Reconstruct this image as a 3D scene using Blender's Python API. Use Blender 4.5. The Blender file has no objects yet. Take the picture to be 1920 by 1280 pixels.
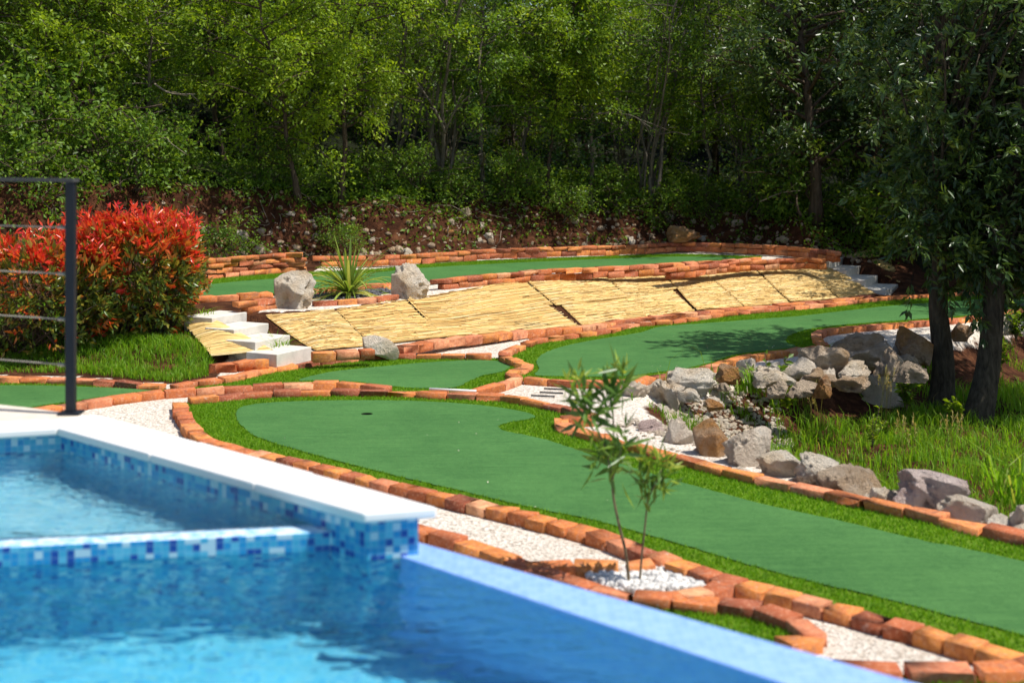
import bpy, bmesh, math
import numpy as np
from mathutils import Vector, geometry as mgeo

FP, CX, Y0, CZ = 2560.0, 960.0, 280.0, 2.11
sc = bpy.context.scene
COL = sc.collection
RS = np.random.RandomState


def W(px, py, z=0.0):
    """point at height z seen in the photo at (px, py)"""
    s = (py - Y0) / (CZ - z)
    return ((px - CX) / s, FP / s, z)


def WL(pts, z=0.0):
    return [W(p[0], p[1], p[2] if len(p) > 2 else z) for p in pts]


# ------------------------------------------------------------------ materials
def new_mat(name):
    m = bpy.data.materials.new(name)
    m.use_nodes = True
    nt = m.node_tree
    nt.nodes.clear()
    out = nt.nodes.new('ShaderNodeOutputMaterial')
    return m, nt, out


class NT:
    def __init__(s, nt):
        s.nt = nt

    def n(s, t, **kw):
        nd = s.nt.nodes.new(t)
        for k, v in kw.items():
            setattr(nd, k, v)
        return nd

    def l(s, a, b):
        s.nt.links.new(a, b)

    def ramp(s, fac, stops, interp='LINEAR'):
        r = s.n('ShaderNodeValToRGB')
        r.color_ramp.interpolation = interp
        e = r.color_ramp.elements
        while len(e) < len(stops):
            e.new(0.5)
        for i, (p, c) in enumerate(stops):
            e[i].position = p
            e[i].color = (c[0], c[1], c[2], 1)
        s.l(fac, r.inputs[0])
        return r.outputs[0]

    def noise(s, vec, scale, detail=4, rough=0.55, dist=0.0):
        n = s.n('ShaderNodeTexNoise')
        n.inputs['Scale'].default_value = scale
        n.inputs['Detail'].default_value = detail
        n.inputs['Roughness'].default_value = rough
        n.inputs['Distortion'].default_value = dist
        if vec is not None:
            s.l(vec, n.inputs['Vector'])
        return n.outputs[0]

    def mix(s, fac, a, b, mode='MIX'):
        m = s.n('ShaderNodeMix', data_type='RGBA', blend_type=mode)
        for sock, v in ((m.inputs[0], fac), (m.inputs[6], a), (m.inputs[7], b)):
            if isinstance(v, (int, float)):
                sock.default_value = v
            elif isinstance(v, tuple):
                sock.default_value = (v[0], v[1], v[2], 1)
            else:
                s.l(v, sock)
        return m.outputs[2]

    def math(s, op, a, b=None, c=None):
        m = s.n('ShaderNodeMath', operation=op)
        for i, v in enumerate((a, b, c)):
            if v is None:
                continue
            if isinstance(v, (int, float)):
                m.inputs[i].default_value = v
            else:
                s.l(v, m.inputs[i])
        return m.outputs[0]

    def attr(s, name):
        return s.n('ShaderNodeAttribute', attribute_name=name)

    def pos(s):
        return s.n('ShaderNodeNewGeometry').outputs['Position']

    def obj(s):
        return s.n('ShaderNodeTexCoord').outputs['Object']

    def bump(s, h, strength, dist=0.01):
        b = s.n('ShaderNodeBump')
        b.inputs['Strength'].default_value = strength
        b.inputs['Distance'].default_value = dist
        s.l(h, b.inputs['Height'])
        return b.outputs[0]

    def princ(s, col, rough=0.8, spec=0.3, normal=None):
        p = s.n('ShaderNodeBsdfPrincipled')
        if isinstance(col, tuple):
            p.inputs['Base Color'].default_value = (col[0], col[1], col[2], 1)
        else:
            s.l(col, p.inputs['Base Color'])
        if isinstance(rough, (int, float)):
            p.inputs['Roughness'].default_value = rough
        else:
            s.l(rough, p.inputs['Roughness'])
        p.inputs['Specular IOR Level'].default_value = spec
        if normal is not None:
            s.l(normal, p.inputs['Normal'])
        return p.outputs[0]


def leaf_mat(name, stops, trans=0.45, rough=0.45, spec=0.35, tcol=(1.25, 1.15, 0.5)):
    m, nt, out = new_mat(name)
    k = NT(nt)
    t = k.attr('tone').outputs['Fac']
    c = k.ramp(t, stops)
    p = k.princ(c, rough, spec)
    tr = k.n('ShaderNodeBsdfTranslucent')
    tc = k.mix(1.0, c, tcol, 'MULTIPLY')
    k.l(tc, tr.inputs['Color'])
    mx = k.n('ShaderNodeMixShader')
    mx.inputs[0].default_value = trans
    k.l(p, mx.inputs[1])
    k.l(tr.outputs[0], mx.inputs[2])
    k.l(mx.outputs[0], out.inputs[0])
    return m


def mat_brick(name, dark=1.0):
    m, nt, out = new_mat(name)
    k = NT(nt)
    P = k.pos()
    t = k.attr('tone').outputs['Fac']
    base = k.ramp(t, [(0.0, (0.24, 0.065, 0.035)), (0.2, (0.46, 0.125, 0.045)), (0.42, (0.62, 0.19, 0.05)), (0.64, (0.76, 0.29, 0.065)),
                      (0.82, (0.66, 0.23, 0.11)), (1.0, (0.78, 0.42, 0.21))])
    n1 = k.noise(P, 24, 8, 0.72)
    c = k.mix(k.math('MULTIPLY', k.ramp(n1, [(0.40, (0, 0, 0)), (0.66, (1, 1, 1))]), .75), base, (0.36, 0.10, 0.05))
    n2 = k.noise(P, 55, 6, 0.75)
    c = k.mix(k.math('MULTIPLY', k.ramp(n2, [(0.50, (0, 0, 0)), (0.68, (1, 1, 1))]), 0.55), c, (0.72, 0.42, 0.26))
    n3 = k.noise(P, 7, 6, 0.7)
    c = k.mix(k.math('MULTIPLY', k.ramp(n3, [(0.56, (0, 0, 0)), (0.68, (1, 1, 1))]), 0.6), c, (0.20, 0.10, 0.07))
    n4 = k.noise(P, 16, 6, 0.75)
    c = k.mix(k.math('MULTIPLY', k.ramp(n4, [(0.60, (0, 0, 0)), (0.70, (1, 1, 1))]), 0.5), c, (0.70, 0.58, 0.47))
    nb = k.noise(P, 110, 6, 0.7)
    k.l(k.princ(c, 0.88, 0.2, k.bump(nb, 0.5, 0.010)), out.inputs[0])
    return m


def mat_rock(name, c0, c1, stain, stain_amt=0.6, dark=(0.16, 0.14, 0.12), crevice_shade=.4):
    m, nt, out = new_mat(name)
    k = NT(nt)
    P = k.pos()
    n1 = k.noise(P, 5, 8, 0.6, 0.4)
    c = k.ramp(n1, [(0.3, c0), (0.65, c1)])
    n2 = k.noise(P, 2.6, 6, 0.65, 0.6)
    c = k.mix(k.math('MULTIPLY', k.ramp(n2, [(0.46, (0, 0, 0)), (0.62, (1, 1, 1))]), stain_amt), c, stain)
    n3 = k.noise(P, 11, 10, 0.75, 0.5)
    c = k.mix(k.math('MULTIPLY', k.ramp(n3, [(0.55, (0, 0, 0)), (0.72, (1, 1, 1))]), 0.4), c, dark)
    n4 = k.noise(P, 30, 8, 0.8)
    c = k.mix(k.math('MULTIPLY', k.ramp(n4, [(0.52, (0, 0, 0)), (0.68, (1, 1, 1))]), crevice_shade), c, tuple(v * .55 for v in c0))  # crevice shade painted into the colour as darker noise spots
    nb = k.math('ADD', k.noise(P, 13, 10, 0.75, 0.6), k.math('MULTIPLY', k.noise(P, 50, 6, 0.7), 0.5))
    k.l(k.princ(c, 0.9, 0.2, k.bump(nb, 1.0, 0.11)), out.inputs[0])
    return m


def mat_bark(name, c0, c1, scale=18):
    m, nt, out = new_mat(name)
    k = NT(nt)
    mp = k.n('ShaderNodeMapping')
    mp.inputs['Scale'].default_value = (1, 1, 0.25)
    k.l(k.obj(), mp.inputs[0])
    n1 = k.noise(mp.outputs[0], scale, 6, 0.65, 0.5)
    c = k.ramp(n1, [(0.3, c0), (0.7, c1)])
    k.l(k.princ(c, 0.9, 0.15, k.bump(n1, 1.0, 0.05)), out.inputs[0])
    return m


def mat_flat(name, col, rough=0.6, spec=0.3, var=0.15, scale=8, bump=0.0, bscale=80):
    m, nt, out = new_mat(name)
    k = NT(nt)
    P = k.pos()
    n1 = k.noise(P, scale, 6, 0.65)
    lo = tuple(v * (1 - var) for v in col)
    hi = tuple(min(1, v * (1 + var)) for v in col)
    c = k.ramp(n1, [(0.3, lo), (0.7, hi)])
    nrm = None
    if bump:
        nrm = k.bump(k.noise(P, bscale, 5, 0.7), bump, 0.01)
    k.l(k.princ(c, rough, spec, nrm), out.inputs[0])
    return m


def mat_mosaic(name, stops, rough=0.15):
    m, nt, out = new_mat(name)
    k = NT(nt)
    uv = k.n('ShaderNodeUVMap', uv_map='uv').outputs[0]
    sc_ = k.n('ShaderNodeVectorMath', operation='SCALE')
    sc_.inputs['Scale'].default_value = 1 / 0.026
    k.l(uv, sc_.inputs[0])
    fl = k.n('ShaderNodeVectorMath', operation='FLOOR')
    k.l(sc_.outputs[0], fl.inputs[0])
    wn = k.n('ShaderNodeTexWhiteNoise', noise_dimensions='2D')
    k.l(fl.outputs[0], wn.inputs['Vector'])
    c = k.ramp(wn.outputs['Value'], stops, 'CONSTANT')
    fr = k.n('ShaderNodeVectorMath', operation='FRACTION')
    k.l(sc_.outputs[0], fr.inputs[0])
    sp = k.n('ShaderNodeSeparateXYZ')
    k.l(fr.outputs[0], sp.inputs[0])
    g = k.math('MAXIMUM', k.math('LESS_THAN', sp.outputs[0], 0.09), k.math('LESS_THAN', sp.outputs[1], 0.09))
    c = k.mix(k.math('MULTIPLY', g, .35), c, (0.45, 0.62, 0.70))
    k.l(k.princ(c, rough, 0.5), out.inputs[0])
    return m


def mat_weir():
    """mosaic wall whose level top is white with foam and painted sun sparkle"""
    m = M['mosaic'].copy()
    m.name = 'mosaic with painted overflow sparkle'
    nt = m.node_tree
    k = NT(nt)
    p = [n for n in nt.nodes if n.type == 'BSDF_PRINCIPLED'][0]
    src = p.inputs['Base Color'].links[0].from_socket
    up = k.n('ShaderNodeSeparateXYZ')
    k.l(k.n('ShaderNodeNewGeometry').outputs['Normal'], up.inputs[0])
    foam_sparkle = k.ramp(k.noise(k.pos(), 26, 4, .65), [(.38, (.22, .52, .80)), (.52, (.62, .80, .92)), (.66, (.9, .95, .98))])  # white spots put the sun's glints on the overflow into the colour
    k.l(k.mix(k.math('GREATER_THAN', up.outputs[2], .6), src, foam_sparkle), p.inputs['Base Color'])
    return m


def mat_water(name, tint, scale, strength):
    m, nt, out = new_mat(name)
    k = NT(nt)
    g = k.n('ShaderNodeBsdfGlass')
    g.inputs['Color'].default_value = (*tint, 1)
    g.inputs['Roughness'].default_value = 0.0
    g.inputs['IOR'].default_value = 1.33
    mp = k.n('ShaderNodeMapping')
    mp.inputs['Scale'].default_value = (1, 1.8, 1)
    mp.inputs['Rotation'].default_value = (0, 0, math.radians(15))
    k.l(k.pos(), mp.inputs[0])
    k.l(k.bump(k.noise(mp.outputs[0], scale, 2, .5, .5), strength, .02), g.inputs['Normal'])
    k.l(g.outputs[0], out.inputs[0])
    return m


def mat_turf(name, c0, c1, scale, bumpd=0.006):
    m, nt, out = new_mat(name)
    k = NT(nt)
    P = k.pos()
    n1 = k.noise(P, scale, 6, 0.8)
    n2 = k.noise(P, 1.1, 5, 0.65)
    mp = k.n('ShaderNodeMapping')
    mp.inputs['Scale'].default_value = (1, 12, 1)
    mp.inputs['Rotation'].default_value = (0, 0, .2)
    k.l(P, mp.inputs[0])
    n3 = k.noise(mp.outputs[0], 2.2, 4, 0.65)
    n4 = k.noise(P, 22, 5, 0.75)
    f = k.math('ADD', k.math('ADD', k.math('MULTIPLY', n1, 0.40), k.math('MULTIPLY', n4, .18)), k.math('ADD', k.math('MULTIPLY', n2, 0.22), k.math('MULTIPLY', n3, 0.2)))
    c = k.ramp(f, [(0.40, c0), (0.60, c1)])
    k.l(k.princ(c, 0.75, 0.25, k.bump(k.math('ADD', n1, k.math('MULTIPLY', n2, 3.0)), 0.9, bumpd)), out.inputs[0])
    return m


def mat_reed():
    m, nt, out = new_mat('dry reed')
    k = NT(nt)
    t = k.attr('tone').outputs['Fac']
    c = k.ramp(t, [(0, (0.26, 0.16, 0.06)), (0.2, (0.50, 0.33, 0.12)), (0.5, (0.74, 0.49, 0.17)), (0.85, (0.84, 0.62, 0.26)), (1, (0.88, 0.73, 0.42))])
    n = k.noise(k.pos(), 14, 5, 0.7)
    c = k.mix(k.math('MULTIPLY', k.ramp(n, [(0.5, (0, 0, 0)), (0.8, (1, 1, 1))]), 0.5), c, (0.30, 0.19, 0.06))
    k.l(k.princ(c, 0.6, 0.3), out.inputs[0])
    return m


def mat_ground():
    m, nt, out = new_mat('ground cover')
    k = NT(nt)
    P = k.pos()
    # white gravel
    vo = k.n('ShaderNodeTexVoronoi', feature='F1')
    vo.inputs['Scale'].default_value = 60
    k.l(P, vo.inputs['Vector'])
    g = k.ramp(k.n('ShaderNodeSeparateColor').outputs[0], [(0, (0.5, 0.5, 0.5)), (1, (1, 1, 1))])
    sepc = [x for x in nt.nodes if x.type == 'SEPARATE_COLOR'][0]
    k.l(vo.outputs['Color'], sepc.inputs[0])
    gr = k.ramp(sepc.outputs[0], [(0.0, (0.34, 0.27, 0.21)), (0.14, (0.56, 0.48, 0.39)), (0.5, (0.72, 0.64, 0.54)), (1, (0.86, 0.80, 0.72))])
    gr = k.mix(k.math('MULTIPLY', k.ramp(k.noise(P, 2.2, 5, 0.6), [(0.45, (0, 0, 0)), (0.75, (1, 1, 1))]), 0.45), gr, (0.58, 0.50, 0.41))
    # red soil
    s1 = k.noise(P, 6, 8, 0.7, 0.3)
    so = k.ramp(s1, [(0.25, (0.016, 0.008, 0.005)), (0.5, (0.062, 0.023, 0.011)), (0.75, (0.19, 0.08, 0.036))])
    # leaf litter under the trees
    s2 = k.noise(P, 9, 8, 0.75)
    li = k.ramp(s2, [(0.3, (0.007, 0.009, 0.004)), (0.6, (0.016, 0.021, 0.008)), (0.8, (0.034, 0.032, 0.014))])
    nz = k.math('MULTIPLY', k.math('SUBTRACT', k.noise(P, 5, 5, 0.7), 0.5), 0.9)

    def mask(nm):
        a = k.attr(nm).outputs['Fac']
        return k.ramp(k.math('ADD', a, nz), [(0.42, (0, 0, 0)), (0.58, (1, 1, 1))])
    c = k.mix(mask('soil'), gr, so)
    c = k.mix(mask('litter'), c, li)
    hb = k.math('ADD', k.math('MULTIPLY', vo.outputs['Distance'], 0.5), k.noise(P, 40, 6, 0.7))
    k.l(k.princ(c, 0.95, 0.1, k.bump(hb, 0.9, 0.02)), out.inputs[0])
    return m


M = {}
M['brick'] = mat_brick('old red brick')
M['rock_white'] = mat_rock('white limestone', (0.88, 0.73, 0.54), (0.97, 0.88, 0.74), (0.66, 0.42, 0.19), 0.55, (0.52, 0.43, 0.34), .22)
M['rock_grey'] = mat_rock('grey limestone', (0.88, 0.72, 0.55), (0.98, 0.86, 0.70), (0.62, 0.44, 0.30), 0.45, (0.42, 0.36, 0.31), .28)
M['rock_orange'] = mat_rock('rust stained limestone', (0.44, 0.19, 0.06), (0.56, 0.29, 0.10), (0.64, 0.52, 0.40), 0.6, (0.24, 0.13, 0.06))
M['rock_pink'] = mat_rock('pinkish limestone', (0.76, 0.57, 0.50), (0.92, 0.77, 0.69), (0.56, 0.38, 0.35), 0.5, (0.40, 0.30, 0.28), .28)
M['rock_brown'] = mat_rock('brown limestone', (0.50, 0.37, 0.25), (0.76, 0.61, 0.45), (0.50, 0.30, 0.14), 0.6)
M['bark'] = mat_bark('brown bark', (0.035, 0.026, 0.018), (0.15, 0.11, 0.075))
M['bark_pale'] = mat_bark('pale bark', (0.07, 0.06, 0.045), (0.22, 0.19, 0.145), 10)
M['bark_oak'] = mat_bark('ridged oak bark', (0.022, 0.018, 0.013), (0.13, 0.105, 0.075), 24)
M['twig'] = mat_bark('dry twig', (0.22, 0.17, 0.12), (0.42, 0.35, 0.26), 20)
G_BR = [(0, (0.08, 0.13, 0.008)), (0.4, (0.19, 0.31, 0.016)), (0.75, (0.32, 0.46, 0.024)), (1, (0.46, 0.56, 0.06))]
G_MD = [(0, (0.045, 0.09, 0.010)), (0.5, (0.13, 0.25, 0.022)), (1, (0.30, 0.42, 0.04))]
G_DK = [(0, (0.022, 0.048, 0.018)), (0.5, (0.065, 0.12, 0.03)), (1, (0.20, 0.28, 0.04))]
M['leaf_bright'] = leaf_mat('fresh green leaf', G_BR, 0.5)
M['leaf_mid'] = leaf_mat('green leaf', G_MD, 0.45)
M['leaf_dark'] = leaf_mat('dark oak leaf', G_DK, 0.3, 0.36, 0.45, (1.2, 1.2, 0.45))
M['ivy'] = leaf_mat('ivy leaf', [(0, (0.02, 0.05, 0.012)), (0.6, (0.05, 0.12, 0.02)), (1, (0.11, 0.18, 0.03))], 0.3, 0.35, 0.4)
M['grass'] = leaf_mat('wild grass', [(0, (0.10, 0.22, 0.012)), (0.5, (0.21, 0.43, 0.02)), (0.85, (0.32, 0.48, 0.05)), (1, (0.50, 0.40, 0.18))], 0.55, 0.5, 0.3)
M['fringe'] = leaf_mat('artificial grass blade', [(0, (0.08, 0.20, 0.008)), (0.5, (0.165, 0.36, 0.012)), (1, (0.26, 0.46, 0.02))], 0.45, 0.5, 0.3)
M['photinia'] = leaf_mat('photinia leaf', [(0, (0.03, 0.06, 0.014)), (0.30, (0.12, 0.20, 0.026)), (0.45, (0.30, 0.27, 0.035)), (0.58, (0.58, 0.20, 0.03)),
                                           (0.72, (0.78, 0.10, 0.03)), (0.9, (0.74, 0.04, 0.035)), (1, (0.62, 0.05, 0.08))], 0.36, 0.3, 0.5, (1.15, 0.9, 0.7))
M['yucca'] = leaf_mat('strap leaf', [(0, (0.09, 0.17, 0.03)), (0.5, (0.25, 0.36, 0.06)), (0.8, (0.42, 0.48, 0.13)), (1, (0.60, 0.50, 0.24))], 0.4, 0.4, 0.4)
M['oleander'] = leaf_mat('oleander leaf', [(0, (0.05, 0.12, 0.035)), (0.5, (0.12, 0.24, 0.045)), (0.8, (0.28, 0.40, 0.05)), (1, (0.42, 0.48, 0.08))], 0.4, 0.35, 0.45)
M['green_stem'] = mat_flat('sapling bark', (0.17, 0.13, 0.075), 0.8, 0.2, 0.25, 30)
M['putting'] = mat_turf('short putting turf', (0.028, 0.108, 0.024), (0.084, 0.220, 0.056), 75)
M['fringe_base'] = mat_turf('long turf backing', (0.08, 0.16, 0.006), (0.16, 0.27, 0.01), 220)
M['cup'] = mat_flat('black cup', (0.012, 0.012, 0.012), 0.5)
M['concrete'] = mat_flat('pale concrete', (0.64, 0.60, 0.53), 0.9, 0.15, 0.14, 11, 0.5, 120)
M['coping'] = mat_flat('white stone coping', (0.84, 0.82, 0.79), 0.6, 0.3, 0.04, 5)
M['terrace'] = mat_flat('cream terrace stone', (0.66, 0.58, 0.48), 0.85, 0.2, 0.12, 14)
TILES = [(0.0, (0.46, 0.62, 0.70)), (0.15, (0.06, 0.36, 0.56)), (0.42, (0.02, 0.26, 0.54)), (0.70, (0.11, 0.44, 0.62)), (0.84, (0.012, 0.06, 0.32))]
TILES_F = [(0.0, (0.76, 0.90, 0.95)), (0.30, (0.40, 0.78, 0.93)), (0.55, (0.26, 0.69, 0.92)), (0.75, (0.55, 0.84, 0.94)), (0.94, (0.14, 0.45, 0.80))]
M['mosaic'] = mat_mosaic('blue glass mosaic', TILES)
M['mosaic_floor'] = mat_mosaic('light blue mosaic', TILES_F, 0.3)
M['wet_tile'] = mat_mosaic('wet pale blue tile', [(0, (0.27, 0.46, 0.92)), (.5, (0.24, 0.42, 0.90)), (.8, (0.31, 0.50, 0.94))], 0.06)
M['weir_tile'] = mat_weir()
M['water'] = mat_water('pool water', (0.54, 0.92, 1.0), 6.5, 1.0)
M['spa_water'] = mat_water('rippled spa water', (0.80, 0.98, 1.0), 15, .9)
M['steel_dark'] = mat_flat('anthracite steel', (0.010, 0.012, 0.018), 0.45, 0.3, 0.1, 6)
M['rail_grey'] = mat_flat('grey rail', (0.055, 0.055, 0.055), 0.5, 0.4, 0.1, 6)
M['cable'] = mat_flat('steel cable', (0.26, 0.23, 0.19), 0.4, 0.5, 0.1, 40)
M['reed'] = mat_reed()
M['ground'] = mat_ground()
M['pebble'] = mat_flat('white pebble', (0.60, 0.58, 0.55), 0.6, 0.3, 0.45, 30)
M['slate'] = mat_flat('dark chips', (0.10, 0.10, 0.11), 0.8, 0.2, 0.5, 40)
M['white_plastic'] = mat_flat('white plastic', (0.8, 0.79, 0.76), 0.5)
M['petal'] = mat_flat('dry petal', (0.62, 0.58, 0.44), 0.8)


# ------------------------------------------------------------------ mesh helpers
def link(name, me, mat, parent=None, smooth=False):
    if mat is not None:
        me.materials.append(mat)
    if smooth:
        me.polygons.foreach_set('use_smooth', [True] * len(me.polygons))
    o = bpy.data.objects.new(name, me)
    COL.objects.link(o)
    if parent is not None:
        o.parent = parent
    return o


def tag(o, label=None, cat=None, group=None, kind=None):
    if label:
        o['label'] = label
    if cat:
        o['category'] = cat
    if group:
        o['group'] = group
    if kind:
        o['kind'] = kind
    return o


def empty(name, loc, label, cat, group=None, rz=0.0):
    o = bpy.data.objects.new(name, None)
    COL.objects.link(o)
    o.location = loc
    o.rotation_euler = (0, 0, rz)
    o.empty_display_size = 0.1
    return tag(o, label, cat, group)


def copy_tree(o, parent=None):
    c = o.copy()
    COL.objects.link(c)
    if parent is not None:
        c.parent = parent
    for ch in list(o.children):
        copy_tree(ch, c)
    return c


def tri_mesh(name, V, F, tone=None):
    V = np.asarray(V, dtype=np.float32)
    F = np.asarray(F, dtype=np.int32)
    me = bpy.data.meshes.new(name)
    me.vertices.add(len(V))
    me.vertices.foreach_set('co', V.ravel())
    me.loops.add(F.size)
    me.loops.foreach_set('vertex_index', F.ravel())
    me.polygons.add(len(F))
    me.polygons.foreach_set('loop_start', np.arange(0, F.size, F.shape[1], dtype=np.int32))
    me.update(calc_edges=True)
    if tone is not None:
        a = me.attributes.new('tone', 'FLOAT', 'FACE')
        a.data.foreach_set('value', np.asarray(tone, dtype=np.float32))
    me.validate()
    return me


class Acc:
    """collects triangle soup"""

    def __init__(s):
        s.V, s.F, s.T, s.n = [], [], [], 0

    def add(s, V, F, tone=0.5):
        V = np.asarray(V, float)
        F = np.asarray(F, int)
        s.V.append(V)
        s.F.append(F + s.n)
        s.T.append(np.broadcast_to(np.asarray(tone, float), (len(F),)))
        s.n += len(V)

    def build(s, name, mat, parent=None, smooth=False, origin=None):
        V = np.concatenate(s.V)
        if origin is not None:
            V = V - np.asarray(origin)
        me = tri_mesh(name, V, np.concatenate(s.F), np.concatenate(s.T))
        o = link(name, me, mat, parent, smooth)
        if origin is not None:
            o.location = origin
        return o


def unit(v):
    v = np.asarray(v, float)
    return v / np.maximum(np.linalg.norm(v, axis=-1, keepdims=True), 1e-9)


def tube(pts, rad, n=6, cap=True):
    pts = np.asarray(pts, float)
    m = len(pts)
    rad = np.broadcast_to(np.asarray(rad, float), (m,))
    tan = np.gradient(pts, axis=0)
    tan = unit(tan)
    ref = np.array([0.31, 0.95, 0.05])
    a = unit(np.cross(tan, ref))
    b = np.cross(tan, a)
    ang = np.linspace(0, 2 * np.pi, n, endpoint=False)
    ring = a[:, None, :] * np.cos(ang)[None, :, None] + b[:, None, :] * np.sin(ang)[None, :, None]
    V = (pts[:, None, :] + ring * rad[:, None, None]).reshape(-1, 3)
    F = []
    for i in range(m - 1):
        for j in range(n):
            p, q = i * n + j, i * n + (j + 1) % n
            F.append((p, q, q + n))
            F.append((p, q + n, p + n))
    if cap:
        for j in range(1, n - 1):
            F.append((0, j + 1, j))
            F.append(((m - 1) * n, (m - 1) * n + j, (m - 1) * n + j + 1))
    return V, np.array(F)


def leaves(acc, pos, d, length, width, tone, rs, fold=0.18, flat=0.5):
    """diamond leaves, two triangles each"""
    N = len(pos)
    d = unit(d)
    up = rs.normal(size=(N, 3)) * (1 - flat) + np.array([0, 0, flat])
    side = unit(np.cross(d, up))
    nrm = np.cross(side, d)
    L = np.broadcast_to(np.asarray(length, float), (N,))[:, None]
    Wd = np.broadcast_to(np.asarray(width, float), (N,))[:, None]
    b = pos
    mid = pos + d * L * 0.45
    l_ = mid + side * Wd * 0.5 + nrm * Wd * fold
    r_ = mid - side * Wd * 0.5 + nrm * Wd * fold
    t = pos + d * L - nrm * L * 0.06
    V = np.stack([b, l_, t, r_], 1).reshape(-1, 3)
    i = np.arange(N)[:, None] * 4
    F = np.concatenate([i + np.array([[0, 2, 1]]), i + np.array([[0, 3, 2]])], 1).reshape(-1, 3)
    acc.add(V, F, np.repeat(np.broadcast_to(tone, (N,)), 2))


def blades(acc, pos, lean, height, width, tone, rs, bend=0.4):
    """grass blades: base pair, mid pair, tip"""
    N = len(pos)
    ang = rs.uniform(0, 2 * np.pi, N)
    side = np.stack([np.cos(ang), np.sin(ang), np.zeros(N)], 1)
    H = np.broadcast_to(np.asarray(height, float), (N,))[:, None]
    Wd = np.broadcast_to(np.asarray(width, float), (N,))[:, None]
    up = np.array([0, 0, 1.0])
    mid = pos + up * H * 0.55 + lean * H * 0.25 * bend
    tip = pos + up * H * (0.95 - 0.25 * bend) + lean * H * bend
    V = np.stack([pos - side * Wd * .5, pos + side * Wd * .5, mid + side * Wd * .4, mid - side * Wd * .4, tip], 1).reshape(-1, 3)
    i = np.arange(N)[:, None] * 5
    F = np.concatenate([i + np.array([[0, 1, 2]]), i + np.array([[0, 2, 3]]), i + np.array([[3, 2, 4]])], 1).reshape(-1, 3)
    acc.add(V, F, np.repeat(np.broadcast_to(tone, (N,)), 3))


def inpoly(P, poly):
    x, y = P[:, 0], P[:, 1]
    poly = np.asarray(poly)[:, :2]
    ins = np.zeros(len(P), bool)
    j = len(poly) - 1
    for i in range(len(poly)):
        xi, yi = poly[i]
        xj, yj = poly[j]
        c = ((yi > y) != (yj > y)) & (x < (xj - xi) * (y - yi) / (yj - yi + 1e-12) + xi)
        ins ^= c
        j = i
    return ins


def polydist(P, line):
    line = np.asarray(line, float)[:, :2]
    best = np.full(len(P), 1e9)
    for a, b in zip(line[:-1], line[1:]):
        ab = b - a
        t = np.clip(((P[:, :2] - a) @ ab) / max(ab @ ab, 1e-9), 0, 1)
        best = np.minimum(best, np.linalg.norm(P[:, :2] - (a + t[:, None] * ab), axis=1))
    return best


def smooth_line(pts, step=0.04, closed=False):
    """Catmull-Rom through pts, resampled"""
    p = np.asarray(pts, float)
    if closed:
        q = np.vstack([p[-1], p, p[0], p[1]])
    else:
        q = np.vstack([2 * p[0] - p[1], p, 2 * p[-1] - p[-2]])
    out = []
    for i in range(1, len(q) - 2):
        n = max(2, int(np.linalg.norm(q[i + 1] - q[i]) / step))
        t = np.linspace(0, 1, n, endpoint=False)[:, None]
        a, b, c, d = q[i - 1], q[i], q[i + 1], q[i + 2]
        out.append(0.5 * ((2 * b) + (c - a) * t + (2 * a - 5 * b + 4 * c - d) * t ** 2 + (3 * b - 3 * c + d - a) * t ** 3))
    out = np.vstack(out)
    if not closed:
        out = np.vstack([out, p[-1]])
    return out


# ------------------------------------------------------------------ terrain
def unit0(v):
    return v / np.linalg.norm(v)


toe_px = [(590, 658), (700, 647), (842, 633), (980, 620), (1090, 611), (1215, 597), (1305, 584), (1394, 576), (1480, 568), (1640, 554)]
top_px = [(505, 588), (640, 580), (770, 562), (870, 545), (990, 527), (1130, 512), (1235, 503), (1310, 499), (1408, 493), (1545, 489)]
ZUP = 0.42
def toe_z(x):
    return np.interp(x, [-3.2, -2.0, -.4, 1.0, 40], [.14, .11, .05, .03, .03])


def W_on(px, py, zf):
    z = .05
    for _ in range(5):
        p = W(px, py, z)
        z = float(zf(p[0]))
    return p


toe = np.array([(-30, 15.2), (-5, 13.6), (-3.0, 13.35)] + [W_on(*p, toe_z)[:2] for p in toe_px] + [(7.5, 21.0), (30, 27)])
top = np.array([(-30, 17.5), (-5, 15.4), (-3.35, 14.75)] + [W(*p, .40)[:2] for p in top_px] + [(7.6, 22.6), (30, 29)])
foot_px = [(379, 486), (573, 477), (770, 475), (976, 466), (1178, 460), (1280, 455), (1448, 460), (1569, 472)]
foot = np.array([(-30, 16.0), (-6.5, 17.2)] + [(W(*p, .56)[0], W(*p, .56)[1] + .12) for p in foot_px] + [(8.5, 22.8), (30, 29.5)])
banktop = np.array([(-30, 2.0), (-7, 1.75), (-5, 1.62), (-3, 1.4), (0, 1.32), (3, 1.22), (4.6, 1.0), (6, .7), (9, .6), (30, .6)])
EA = [W(*p)[:2] for p in [(1165, 762), (1200, 738), (1290, 715), (1400, 692), (1500, 672), (1600, 655), (1700, 640), (1800, 615), (1880, 592)]] + [(9, 18.8), (30, 26)]
EB = [W(*p)[:2] for p in [(1165, 762), (1205, 792), (1260, 815), (1400, 850), (1500, 885), (1600, 912), (1700, 945), (1900, 996)]] + [(3.4, 6.2), (6, 4.0), (30, -4)]
HOLLOW = EA[::-1] + EB[1:]
PIT = [W(-600, 1000, .71)[:2], W(700, 962, .71)[:2], W(772, 1008, .71)[:2], W(2400, 1490, .71)[:2], (1.0, .8), (-6, .9)]
STN = [unit0(np.array([.89, -.45]))]
ST_L = [W(463, 585, .42), W(504, 606, .34), W(544, 628, .26), W(584, 650, .18)]
ST_R = [W(1582, 482, .42), W(1614, 498, .315), W(1646, 516, .21), W(1684, 533, .105)]
E_ST = unit0(np.array([.45, .89]))
STEPS = []
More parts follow.
